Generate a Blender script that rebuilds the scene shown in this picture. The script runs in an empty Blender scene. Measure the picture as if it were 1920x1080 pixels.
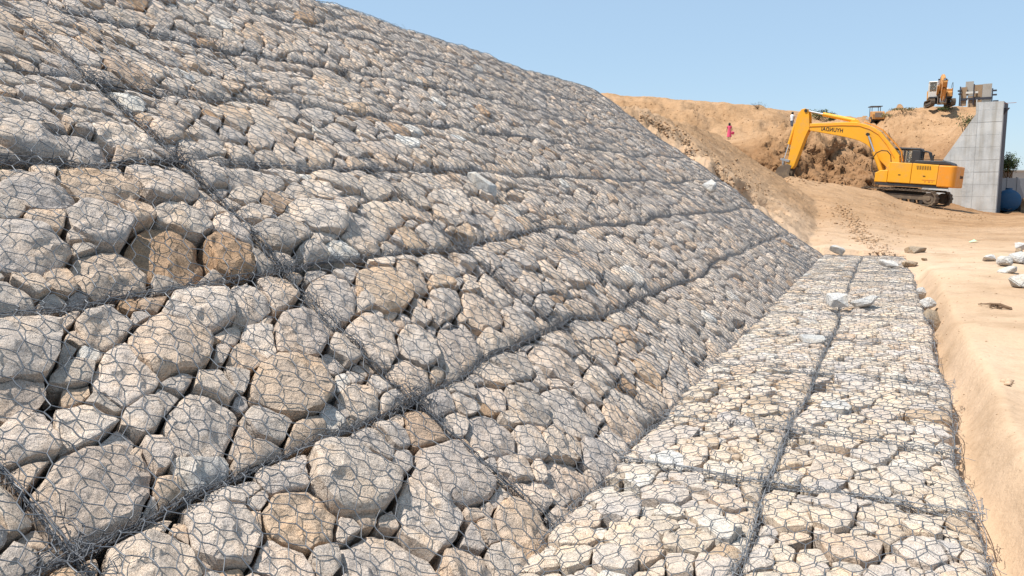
import bpy, bmesh, math, random
import numpy as np
from mathutils import Vector, Matrix, Euler

random.seed(7)
rng = np.random.default_rng(7)
sc = bpy.context.scene
C = sc.collection

# ------------------------------------------------------------------ camera, sky, sun, exposure
H = 1.6                                   # eye height above the apron
FPX = 1493.0                              # focal length in photo pixels (1920 wide)
PITCH = math.atan(190.0 / FPX)
cam_d = bpy.data.cameras.new('camera')
cam = bpy.data.objects.new('camera', cam_d); C.objects.link(cam)
cam.location = (0, 0, H)
cam.rotation_euler = (math.pi / 2 - PITCH, 0, 0)
cam_d.sensor_fit = 'HORIZONTAL'; cam_d.sensor_width = 36.0
cam_d.lens = 36.0 * FPX / 1920.0
cam_d.clip_start = 0.05; cam_d.clip_end = 6000
sc.camera = cam

SUN_EL = math.radians(64)
SUN_DIR = Vector((-math.cos(SUN_EL) * 0.97, -0.24 * math.cos(SUN_EL), math.sin(SUN_EL))).normalized()
world = bpy.data.worlds.new('World'); sc.world = world
world.use_nodes = True
wn = world.node_tree.nodes; wl = world.node_tree.links
wn.clear()
w_out = wn.new('ShaderNodeOutputWorld'); w_bg = wn.new('ShaderNodeBackground'); w_sky = wn.new('ShaderNodeTexSky')
w_sky.sky_type = 'NISHITA'; w_sky.sun_disc = False
w_sky.sun_elevation = SUN_EL
w_sky.sun_rotation = math.atan2(SUN_DIR.x, SUN_DIR.y)
w_sky.altitude = 100; w_sky.air_density = 1.0; w_sky.dust_density = 0.35; w_sky.ozone_density = 2.6
w_bg.inputs['Strength'].default_value = 0.145
w_mix = wn.new('ShaderNodeMix'); w_mix.data_type = 'RGBA'; w_mix.inputs[0].default_value = 0.7      # haze evens out the sky
w_mix.inputs[7].default_value = (2.25, 3.18, 4.15, 1); wl.new(w_sky.outputs[0], w_mix.inputs[6])
wl.new(w_mix.outputs[2], w_bg.inputs[0]); wl.new(w_bg.outputs[0], w_out.inputs[0])
sun_d = bpy.data.lights.new('sun', 'SUN'); sun_d.energy = 5.0; sun_d.angle = math.radians(0.53); sun_d.color = (1.0, 0.955, 0.88)
sun = bpy.data.objects.new('sun', sun_d); C.objects.link(sun)
sun.rotation_euler = SUN_DIR.to_track_quat('Z', 'Y').to_euler()
sc.view_settings.view_transform = 'Standard'
sc.view_settings.look = 'None'
sc.view_settings.exposure = 0.42
sc.view_settings.gamma = 1.0
sc.view_settings.use_curve_mapping = False

# ------------------------------------------------------------------ numeric helpers
YAW = math.radians(25.1)                  # the embankment runs 25 degrees right of the view
DV = np.array([math.sin(YAW), math.cos(YAW), 0.0])      # along the embankment
NV = np.array([-math.cos(YAW), math.sin(YAW), 0.0])     # horizontally into the slope
ZV = np.array([0.0, 0.0, 1.0])
TH = math.radians(35.65)
TOE = 1.37
XEND = 20.5
S_TOP = 7.1

def _hash(ix, iy, iz, seed):
    h = (ix * 374761393 + iy * 668265263 + iz * 2147483647 + seed * 974634777) & 0xFFFFFFFF
    h = ((h ^ (h >> 13)) * 1274126177) & 0xFFFFFFFF
    h = ((h ^ (h >> 16)) * 2246822519) & 0xFFFFFFFF
    return ((h ^ (h >> 15)) & 0xFFFFFF) / float(0xFFFFFF)

def vnoise(P, seed=0):
    P = np.asarray(P, dtype=np.float64)
    I = np.floor(P).astype(np.int64); F = P - I
    F = F * F * (3 - 2 * F)
    x, y, z = I[:, 0], I[:, 1], I[:, 2]; fx, fy, fz = F[:, 0], F[:, 1], F[:, 2]
    r = 0
    for dx in (0, 1):
        for dy in (0, 1):
            for dz in (0, 1):
                w = (fx if dx else 1 - fx) * (fy if dy else 1 - fy) * (fz if dz else 1 - fz)
                r = r + w * _hash(x + dx, y + dy, z + dz, seed)
    return r * 2 - 1

def fbm(P, octaves=4, seed=0, gain=0.5, lac=2.03):
    P = np.asarray(P, dtype=np.float64); a = 1.0; r = 0; tot = 0
    for o in range(octaves):
        r = r + a * vnoise(P + 17.3 * o, seed + o); tot += a
        P = P * lac; a *= gain
    return r / tot

def sstep(a, b, x):
    t = np.clip((np.asarray(x, dtype=float) - a) / (b - a), 0, 1)
    return t * t * (3 - 2 * t)

def new_mesh(name, V, tris=None, quads=None, smooth=True):
    me = bpy.data.meshes.new(name)
    V = np.asarray(V, dtype=np.float32).reshape(-1, 3)
    nt = 0 if tris is None else len(tris); nq = 0 if quads is None else len(quads)
    idx = []
    if nt: idx.append(np.asarray(tris, dtype=np.int32).ravel())
    if nq: idx.append(np.asarray(quads, dtype=np.int32).ravel())
    idx = np.concatenate(idx)
    me.vertices.add(len(V)); me.vertices.foreach_set('co', V.ravel())
    me.loops.add(len(idx)); me.loops.foreach_set('vertex_index', idx)
    st = np.concatenate([np.arange(nt) * 3, nt * 3 + np.arange(nq) * 4]).astype(np.int32)
    me.polygons.add(nt + nq); me.polygons.foreach_set('loop_start', st)
    if smooth: me.polygons.foreach_set('use_smooth', np.ones(nt + nq, dtype=bool))
    me.update(calc_edges=True)
    return me

def link(name, me, mat, parent=None, loc=(0, 0, 0)):
    o = bpy.data.objects.new(name, me); C.objects.link(o)
    if mat is not None and not me.materials: me.materials.append(mat)
    if parent is not None: o.parent = parent
    o.location = loc
    return o

def tag(o, label=None, cat=None, group=None, kind=None):
    if label: o['label'] = label
    if cat: o['category'] = cat
    if group: o['group'] = group
    if kind: o['kind'] = kind
    return o

def empty(name, loc, label, cat, group=None, rot=(0, 0, 0)):
    o = bpy.data.objects.new(name, None); C.objects.link(o)
    o.location = loc; o.rotation_euler = rot; o.empty_display_size = 0.2
    return tag(o, label, cat, group)

class MB:
    """collects boxes, prisms, tubes in a bmesh-free buffer"""
    def __init__(s): s.V = []; s.F = []
    def add(s, V, F):
        b = len(s.V); s.V += [tuple(map(float, v)) for v in V]; s.F += [tuple(i + b for i in f) for f in F]
        return s
    def box(s, x0, x1, y0, y1, z0, z1):
        V = [(x, y, z) for x in (x0, x1) for y in (y0, y1) for z in (z0, z1)]
        return s.add(V, [(0, 1, 3, 2), (4, 6, 7, 5), (0, 4, 5, 1), (2, 3, 7, 6), (0, 2, 6, 4), (1, 5, 7, 3)])
    def prism(s, prof, v0, v1):
        """profile in (u,z), extruded from v0 to v1 along y"""
        n = len(prof)
        a = sum(prof[i][0] * prof[(i + 1) % n][1] - prof[(i + 1) % n][0] * prof[i][1] for i in range(n))
        if a < 0: prof = prof[::-1]
        V = [(u, v0, z) for u, z in prof] + [(u, v1, z) for u, z in prof]
        F = [tuple(range(n)), tuple(range(2 * n - 1, n - 1, -1))]
        F += [((i + 1) % n, i, n + i, n + (i + 1) % n) for i in range(n)]
        return s.add(V, F)
    def tube(s, pts, r, k=8, r2=None, caps=True):
        pts = [Vector(p) for p in pts]; n = len(pts); rings = []
        r2 = r if r2 is None else r2
        up = Vector((0.13, 0.31, 0.94))
        V = []
        for i, p in enumerate(pts):
            t = (pts[min(i + 1, n - 1)] - pts[max(i - 1, 0)]).normalized()
            a = t.cross(up)
            if a.length < 1e-3: a = t.cross(Vector((1, 0, 0)))
            a.normalize(); b = t.cross(a)
            rr = r + (r2 - r) * i / max(1, n - 1)
            for j in range(k):
                an = 2 * math.pi * j / k
                V.append(p + (a * math.cos(an) + b * math.sin(an)) * rr)
        F = []
        for i in range(n - 1):
            for j in range(k):
                F.append((i * k + j, i * k + (j + 1) % k, (i + 1) * k + (j + 1) % k, (i + 1) * k + j))
        if caps: F += [tuple(range(k - 1, -1, -1)), tuple(range((n - 1) * k, n * k))]
        return s.add(V, F)
    def cyl(s, c, axis, r, half, k=20):
        c = Vector(c); a = Vector(axis).normalized() * half
        return s.tube([c - a, c + a], r, k)
    def scale(s, q): s.V = [(x * q, y * q, z * q) for x, y, z in s.V]; return s
    def build(s, name, mat, parent=None, bevel=0.0, smooth=False, loc=(0, 0, 0)):
        me = bpy.data.meshes.new(name); me.from_pydata(s.V, [], s.F)
        bm = bmesh.new(); bm.from_mesh(me)
        bmesh.ops.recalc_face_normals(bm, faces=bm.faces)
        bm.to_mesh(me); bm.free()
        if smooth:
            me.polygons.foreach_set('use_smooth', [True] * len(me.polygons))
            me.set_sharp_from_angle(angle=math.radians(40))
        o = link(name, me, mat, parent, loc)
        if bevel:
            m = o.modifiers.new('bevel', 'BEVEL'); m.width = bevel; m.segments = 2; m.limit_method = 'ANGLE'; m.angle_limit = math.radians(35)
        return o

# pixel of the photograph -> point, used once to measure where things stand
def ray(px, py):
    u = px - 960.0; v = 540.0 - py
    return np.array([u, FPX * math.cos(PITCH) + v * math.sin(PITCH), -FPX * math.sin(PITCH) + v * math.cos(PITCH)])
def at(px, py, D):
    r = ray(px, py); return Vector(r * (D / r[1]) + np.array([0, 0, H]))
def zpix(py, D): return H + (350.0 - py) * D / 1505.0

# ------------------------------------------------------------------ materials
def mat(name, col, rough=0.8, metal=0.0, spec=0.4):
    m = bpy.data.materials.new(name); m.use_nodes = True
    b = m.node_tree.nodes['Principled BSDF']
    b.inputs['Base Color'].default_value = (*col, 1); b.inputs['Roughness'].default_value = rough
    b.inputs['Metallic'].default_value = metal; b.inputs['Specular IOR Level'].default_value = spec
    return m

class NT:
    def __init__(s, m): s.t = m.node_tree; s.b = s.t.nodes['Principled BSDF']
    def n(s, typ, **kw):
        x = s.t.nodes.new('ShaderNode' + typ)
        for k, v in kw.items(): setattr(x, k, v)
        return x
    def l(s, a, b): s.t.links.new(a, b)
    def noise(s, vec, scale, detail=4, rough=0.55, dist=0.0):
        x = s.n('TexNoise'); x.inputs['Scale'].default_value = scale; x.inputs['Detail'].default_value = detail
        x.inputs['Roughness'].default_value = rough; x.inputs['Distortion'].default_value = dist
        if vec is not None: s.l(vec, x.inputs['Vector'])
        return x.outputs['Fac']
    def ramp(s, fac, stops, interp='LINEAR'):
        x = s.n('ValToRGB'); x.color_ramp.interpolation = interp
        e = x.color_ramp.elements
        while len(e) < len(stops): e.new(0.5)
        for i, (p, c) in enumerate(stops):
            e[i].position = p; e[i].color = (*c, 1) if len(c) == 3 else c
        s.l(fac, x.inputs[0]); return x.outputs[0]
    def mix(s, fac, a, b, mode='MIX'):
        x = s.n('Mix', data_type='RGBA', blend_type=mode)
        for sock, v in ((x.inputs[0], fac), (x.inputs[6], a), (x.inputs[7], b)):
            if isinstance(v, (int, float)): sock.default_value = v
            elif isinstance(v, tuple): sock.default_value = (*v, 1)
            else: s.l(v, sock)
        return x.outputs[2]
    def mr(s, v, a, b, c, d):
        x = s.n('MapRange'); s.l(v, x.inputs[0])
        for i, q in enumerate((a, b, c, d)): x.inputs[i + 1].default_value = q
        return x.outputs[0]
    def math(s, op, a, b):
        x = s.n('Math', operation=op)
        for i, v in enumerate((a, b)):
            if isinstance(v, (int, float)): x.inputs[i].default_value = v
            else: s.l(v, x.inputs[i])
        return x.outputs[0]
    def bump(s, h, strength, dist, nrm=None):
        x = s.n('Bump'); x.inputs['Strength'].default_value = strength; x.inputs['Distance'].default_value = dist
        s.l(h, x.inputs['Height'])
        if nrm is not None: s.l(nrm, x.inputs['Normal'])
        return x.outputs[0]
    def grey(s, v):
        x = s.n('CombineColor'); 
        for i in range(3): s.l(v, x.inputs[i])
        return x.outputs[0]

def stone_material(name, stops, island=False):
    m = mat(name, (0.4, 0.38, 0.34), 0.95, 0, 0.25); q = NT(m)
    oi = q.n('ObjectInfo'); tc = q.n('TexCoord')
    if island:
        rnd = q.n('NewGeometry').outputs['Random Per Island']
    else:
        rnd = oi.outputs['Random']
    off = q.n('VectorMath', operation='SCALE'); off.inputs[0].default_value = (37.0, 91.0, 53.0); q.l(rnd, off.inputs[3])
    ad = q.n('VectorMath', operation='ADD'); q.l(tc.outputs['Object'], ad.inputs[0]); q.l(off.outputs[0], ad.inputs[1])
    v = ad.outputs[0]
    base = q.ramp(rnd, stops, 'LINEAR')
    tint = q.ramp(q.noise(v, 5.5, 4, 0.6), [(0.34, (0.80, 0.83, 0.88)), (0.52, (1, 1, 1)), (0.68, (1.07, 0.98, 0.88))])
    c = q.mix(1.0, base, tint, 'MULTIPLY')
    mot = q.ramp(q.noise(v, 38, 7, 0.7), [(0.28, (0.58, 0.57, 0.56)), (0.46, (0.97, 0.97, 0.97)), (0.70, (1.22, 1.21, 1.19))])
    c = q.mix(0.85, c, mot, 'MULTIPLY')
    sp = q.ramp(q.noise(v, 150, 3, 0.7), [(0.36, (0.62, 0.60, 0.58)), (0.46, (1, 1, 1)), (0.66, (1.12, 1.12, 1.12))])
    c = q.mix(0.7, c, sp, 'MULTIPLY')
    rust = q.mr(q.noise(v, 9, 5, 0.65, 0.6), 0.62, 0.72, 0, 0.55)
    c = q.mix(rust, c, (0.40, 0.27, 0.15))
    lich = q.mr(q.noise(v, 14, 6, 0.75, 0.3), 0.60, 0.70, 0, 0.5)
    c = q.mix(lich, c, (0.20, 0.20, 0.19))
    q.l(c, q.b.inputs['Base Color'])
    n0 = q.bump(q.noise(v, 8, 5, 0.6), 1.0, 0.065)
    n1 = q.bump(q.noise(v, 26, 9, 0.70), 1.0, 0.034, n0)
    vo = q.n('TexVoronoi', feature='DISTANCE_TO_EDGE'); vo.inputs['Scale'].default_value = 17; q.l(v, vo.inputs['Vector'])
    n2 = q.bump(q.noise(v, 110, 4, 0.7), 0.55, 0.006, n1)
    q.l(n2, q.b.inputs['Normal'])
    return m

SLOPE_STOPS = [(0.0, (0.497, 0.425, 0.365)), (0.10, (0.720, 0.596, 0.487)), (0.20, (0.584, 0.502, 0.436)), (0.30, (0.783, 0.629, 0.497)), (0.40, (0.646, 0.558, 0.487)),
               (0.50, (0.745, 0.562, 0.416)), (0.58, (0.572, 0.491, 0.431)), (0.68, (0.820, 0.684, 0.568)), (0.78, (0.621, 0.524, 0.446)), (0.86, (0.683, 0.497, 0.345)), (0.91, (0.795, 0.662, 0.558)),
               (0.95, (0.497, 0.320, 0.193)), (0.97, (0.696, 0.574, 0.477)), (1.0, (0.800, 0.755, 0.690))]
APRON_STOPS = [(0.0, (0.689, 0.564, 0.441)), (0.16, (0.775, 0.649, 0.515)), (0.32, (0.653, 0.575, 0.515)), (0.48, (0.801, 0.649, 0.502)),
               (0.62, (0.726, 0.637, 0.564)), (0.74, (0.701, 0.538, 0.403)), (0.86, (0.825, 0.735, 0.628)), (0.94, (0.601, 0.441, 0.301)), (1.0, (0.800, 0.755, 0.690))]
M_STONE = stone_material('slope_stone', SLOPE_STOPS)
M_ASTONE = stone_material('apron_stone', APRON_STOPS)
M_RUBBLE = stone_material('stone_chips', SLOPE_STOPS, True)
M_ARUBBLE = stone_material('apron_chips', APRON_STOPS, True)
M_WHITE = stone_material('white_quarry_stone', [(0, (0.60, 0.57, 0.52)), (0.5, (0.64, 0.61, 0.57)), (1, (0.56, 0.54, 0.51))])
M_BROWN = stone_material('brown_field_stone', [(0, (0.40, 0.30, 0.20)), (0.5, (0.36, 0.28, 0.2)), (1, (0.46, 0.36, 0.26))])
M_WIRE = mat('galvanised_wire', (0.155, 0.16, 0.17), 0.48, 0.35, 0.5)
M_WIRE2 = mat('seam_shade_wire', (0.12, 0.123, 0.133), 0.55, 0.3, 0.5)  # slope edge wire, coloured darker to stand in for shadow in the seams

M_WIRE3 = mat('bright_lacing_wire', (0.27, 0.275, 0.285), 0.5, 0.35, 0.5)
M_FILL = mat('shaded_fill', (0.13, 0.11, 0.09), 0.95)  # dark brown colour carries the shade seen in gaps between stones

def soil_material():
    m = mat('sandy_soil', (0.5, 0.36, 0.22), 0.97, 0, 0.15); q = NT(m)
    tc = q.n('TexCoord'); v = tc.outputs['Object']
    big = q.ramp(q.noise(v, 0.16, 5, 0.6), [(0.30, (0.40, 0.272, 0.172)), (0.50, (0.48, 0.342, 0.230)), (0.70, (0.54, 0.400, 0.288))])
    mid = q.ramp(q.noise(v, 1.3, 7, 0.68, 0.4), [(0.28, (0.72, 0.69, 0.64)), (0.5, (1, 1, 1)), (0.75, (1.08, 1.07, 1.05))])
    c = q.mix(0.9, big, mid, 'MULTIPLY')
    fine = q.ramp(q.noise(v, 22, 6, 0.75), [(0.28, (0.72, 0.70, 0.67)), (0.45, (1, 1, 1)), (0.7, (1.06, 1.06, 1.06))])
    c = q.mix(0.8, c, fine, 'MULTIPLY')
    sep = q.n('SeparateXYZ'); q.l(v, sep.inputs[0])
    yy = q.math('ADD', sep.outputs[1], q.mr(q.noise(v, 0.25, 4, 0.6), 0, 1, -7, 7))
    zz = q.math('ADD', sep.outputs[2], q.mr(q.noise(v, 0.4, 5, 0.65), 0, 1, -2.2, 2.2))
    sub = q.mr(yy, 17, 32, 0, 0.85)                                   # subsoil past the end of the baskets
    c = q.mix(sub, c, q.mix(1.0, c, (0.80, 0.66, 0.50), 'MULTIPLY'))
    dig = q.math('MULTIPLY', q.mr(yy, 52, 58, 0, 1), q.mr(zz, 6.2, 4.0, 0, 0.8))     # freshly dug, damp lower face
    c = q.mix(dig, c, q.mix(1.0, c, (0.62, 0.545, 0.475), 'MULTIPLY'))
    lay = q.mr(q.noise(v, 0.9, 8, 0.75, 0.8), 0.55, 0.68, 0, 0.55)
    lay = q.math('MULTIPLY', lay, q.mr(yy, 18, 24, 0, 1))
    c = q.mix(lay, c, q.mix(1.0, c, (0.62, 0.55, 0.48), 'MULTIPLY'))
    q.l(c, q.b.inputs['Base Color'])
    n1 = q.bump(q.noise(v, 1.1, 8, 0.66), 0.9, 0.4)
    q.l(q.mr(yy, 15, 30, 0.26, 0.9), n1.node.inputs['Strength'])
    n2 = q.bump(q.noise(v, 9, 6, 0.6), 0.35, 0.022, n1)
    q.l(n2, q.b.inputs['Normal'])
    return m
M_SOIL = soil_material()

def concrete_material():
    m = mat('cast_concrete', (0.5, 0.5, 0.49), 0.9, 0, 0.3); q = NT(m)
    tc = q.n('TexCoord'); v = tc.outputs['Object']
    a = q.ramp(q.noise(v, 0.5, 6, 0.65), [(0.3, (0.40, 0.40, 0.39)), (0.5, (0.52, 0.52, 0.505)), (0.7, (0.64, 0.63, 0.60))])
    mp = q.n('Mapping'); mp.inputs['Scale'].default_value = (1.6, 1.6, 0.12); q.l(v, mp.inputs[0])
    st = q.ramp(q.noise(mp.outputs[0], 1.2, 5, 0.6), [(0.32, (0.72, 0.68, 0.62)), (0.5, (1, 1, 1)), (0.7, (1.1, 1.09, 1.06))])
    c = q.mix(0.9, a, st, 'MULTIPLY')
    rs = q.mr(q.noise(mp.outputs[0], 0.7, 5, 0.65), 0.54, 0.66, 0, 0.45)
    c = q.mix(rs, c, (0.42, 0.36, 0.28))
    dk = q.mr(q.noise(v, 1.3, 7, 0.75, 0.5), 0.56, 0.70, 0, 0.5)
    c = q.mix(dk, c, (0.24, 0.24, 0.235))
    q.l(c, q.b.inputs['Base Color'])
    q.l(q.bump(q.noise(v, 8, 6, 0.7), 0.4, 0.02), q.b.inputs['Normal'])
    return m
M_CONC = concrete_material()

def paint(name, col, dirt=(0.42, 0.30, 0.18), amount=0.5, rough=0.42):
    m = mat(name, col, rough, 0, 0.5); q = NT(m)
    tc = q.n('TexCoord'); v = tc.outputs['Object']
    d = q.mr(q.noise(v, 1.6, 7, 0.7), 0.50, 0.75, 0, amount)
    c = q.mix(d, (*col,), (*dirt,))
    d2 = q.mr(q.noise(v, 9, 6, 0.75), 0.60, 0.72, 0, amount * 0.8)
    c = q.mix(d2, c, (0.20, 0.13, 0.07))
    q.l(c, q.b.inputs['Base Color'])
    q.l(q.mr(q.noise(v, 3, 5, 0.7), 0.3, 0.7, rough - 0.1, rough + 0.3), q.b.inputs['Roughness'])
    return m
M_YEL = paint('yellow_paint', (0.80, 0.37, 0.012), amount=0.42)
M_ORA = paint('orange_paint', (0.74, 0.27, 0.012), amount=0.4)
M_OLDY = paint('faded_orange_paint', (0.52, 0.24, 0.06), amount=0.75, rough=0.6)
M_BLK = paint('black_paint', (0.028, 0.029, 0.033), (0.12, 0.09, 0.06), 0.3, 0.45)
M_TRK = paint('dusty_track_steel', (0.13, 0.095, 0.065), (0.36, 0.26, 0.16), 0.8, 0.75)
M_DARK = mat('dark_grease', (0.03, 0.024, 0.02), 0.8)
M_CHROME = mat('chrome_rod', (0.75, 0.73, 0.70), 0.2, 0.9)
M_LETTER = mat('black_lettering', (0.03, 0.02, 0.015), 0.6)
M_SEAT = mat('seat_fabric', (0.42, 0.34, 0.24), 0.9)
M_GREY = mat('grey_steel', (0.28, 0.29, 0.30), 0.6)
M_WHITEP = paint('dirty_white_paint', (0.62, 0.60, 0.55), (0.4, 0.32, 0.22), 0.6, 0.6)
M_GLASS = mat('cab_glass', (0.75, 0.80, 0.80), 0.04, 0, 0.5)
M_GLASS.node_tree.nodes['Principled BSDF'].inputs['Transmission Weight'].default_value = 0.92
M_GLASS.node_tree.nodes['Principled BSDF'].inputs['IOR'].default_value = 1.15
M_BLUE = paint('blue_tank_paint', (0.014, 0.085, 0.19), (0.10, 0.12, 0.14), 0.4, 0.5)
M_PLY = paint('brown_plywood', (0.30, 0.20, 0.12), (0.36, 0.33, 0.29), 0.6, 0.85)
M_PLYG = paint('grey_plywood', (0.36, 0.33, 0.29), (0.25, 0.19, 0.13), 0.6, 0.85)
M_BRK = mat('dark_scaffold_steel', (0.035, 0.035, 0.045), 0.6)
M_RUBBER = mat('tyre_rubber', (0.025, 0.024, 0.023), 0.9)
M_SKIN = mat('skin', (0.20, 0.10, 0.06), 0.6)
M_HAIR = mat('black_hair', (0.012, 0.010, 0.010), 0.6)
M_PINK = mat('pink_cloth', (0.62, 0.08, 0.16), 0.85)
M_DKCL = mat('dark_cloth', (0.05, 0.035, 0.05), 0.85)
M_WHCL = mat('white_cloth', (0.72, 0.72, 0.72), 0.85)
M_GRCL = mat('grey_cloth', (0.12, 0.13, 0.16), 0.85)
M_DRYWOOD = mat('dry_twig', (0.16, 0.10, 0.06), 0.9)

def leaf_material(name, c0, c1):
    m = mat(name, c0, 0.75, 0, 0.3); q = NT(m)
    r = q.n('NewGeometry').outputs['Random Per Island']
    q.l(q.ramp(r, [(0, c0), (1, c1)]), q.b.inputs['Base Color'])
    return m
M_LEAF = leaf_material('leaf_green', (0.045, 0.075, 0.022), (0.11, 0.14, 0.05))
M_DRYLEAF = leaf_material('dry_leaf', (0.12, 0.12, 0.05), (0.24, 0.20, 0.10))

# ------------------------------------------------------------------ ground sheet
# columns by direction from the camera (photo px), each a list of (distance, height)
def zc(lst): return [(D, (zpix(-v, D) if v < -50 else v)) for D, v in lst]      # negative numbers below -50 mean "seen at that pixel row"
COLS = {
 -400: zc([(0, -.6), (60, 0), (200, 0)]),
 1040: zc([(0, -.6), (20, 0), (45, .6), (62, 1.5), (72, -255), (82, -222), (96, -178), (130, -176), (250, -200)]),
 1150: zc([(0, -.6), (20, 0), (45, .6), (62, 1.5), (72, -255), (82, -225), (96, -184), (130, -184), (250, -210)]),
 1250: zc([(0, -.6), (20, 0), (45, .6), (62, 1.4), (70, -265), (82, -238), (96, -192), (130, -193), (250, -215)]),
 1330: zc([(0, -.6), (20, 0), (45, .6), (61, 1.3), (69, -284), (80, -262), (86, -257), (97, -197), (130, -200), (250, -220)]),
 1400: zc([(0, -.6), (20, 0), (45, .7), (60, 1.5), (65, -295), (72, -272), (80, -260), (86, -257), (91, -228), (98, -204), (130, -206), (250, -225)]),
 1480: zc([(0, -.5), (20, 0.05), (30, .5), (38, 1.2), (48, 2.2), (54, 2.0), (58, 1.6), (61, -325), (66, -280), (69, -261), (82, -257), (88, -256), (93, -236), (100, -212), (130, -214), (250, -235)]),
 1560: zc([(0, -.3), (16, 0.02), (30, .55), (44, 1.45), (51, 1.82), (55, 1.6), (58, 1.4), (62, -328), (66, -292), (68, -258), (72, -252), (86, -248), (100, -220), (130, -222), (250, -240)]),
 1640: zc([(0, -.2), (16, 0.03), (30, .35), (44, 1.0), (51, 1.38), (54, 1.12), (57, .9), (62, -338), (67, -300), (70, -272), (76, -262), (88, -229), (130, -231), (250, -250)]),
 1700: zc([(0, -.15), (16, 0.0), (28, .14), (40, .34), (48, .60), (51, .68), (53, .52), (56, .50), (60, .7), (66, -312), (74, -262), (84, -211), (150, -208), (250, -230)]),
 1760: zc([(0, -.12), (16, 0.05), (28, .10), (40, .12), (50, .16), (58, .25), (63.5, .4), (66.5, -305), (74, -250), (83, -206), (150, -205), (250, -230)]),
 1800: zc([(0, -.12), (16, 0.08), (28, .08), (40, .05), (50, .02), (60, .0), (63.5, .0), (66, -252), (74, -226), (83, -205), (150, -204), (250, -230)]),
 1834: zc([(0, -.10), (16, 0.10), (28, .08), (40, .0), (50, -.15), (60, -.2), (62.6, -.2), (64.5, -218), (74, -212), (83, -205), (150, -204), (250, -230)]),
 1858: zc([(0, -.10), (16, 0.12), (28, .08), (40, -.05), (50, -.28), (60, -.42), (61.8, -.42), (63.6, -212), (74, -210), (83, -207), (150, -206), (250, -230)]),
 1872: zc([(0, -.10), (16, 0.12), (28, .08), (40, -.10), (50, -.34), (60, -.5), (61, -.5), (75, -.5), (112, -.5), (150, -.6), (250, -1)]),
 1950: zc([(0, -.10), (16, 0.13), (28, .14), (40, 0.0), (50, -.2), (60, -.4), (66, .0), (70, .85), (76, .7), (84, -.5), (150, -.6), (250, -1)]),
 2000: zc([(0, -.10), (16, 0.15), (28, .2), (40, 0.1), (50, -.1), (60, -.4), (66, .2), (70, 1.0), (76, .7), (84, -.5), (150, -.6), (250, -1)]),
 4000: zc([(0, -.10), (16, 0.2), (28, .3), (40, .3), (60, .2), (150, 0), (250, -.6)]),
}
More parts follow.
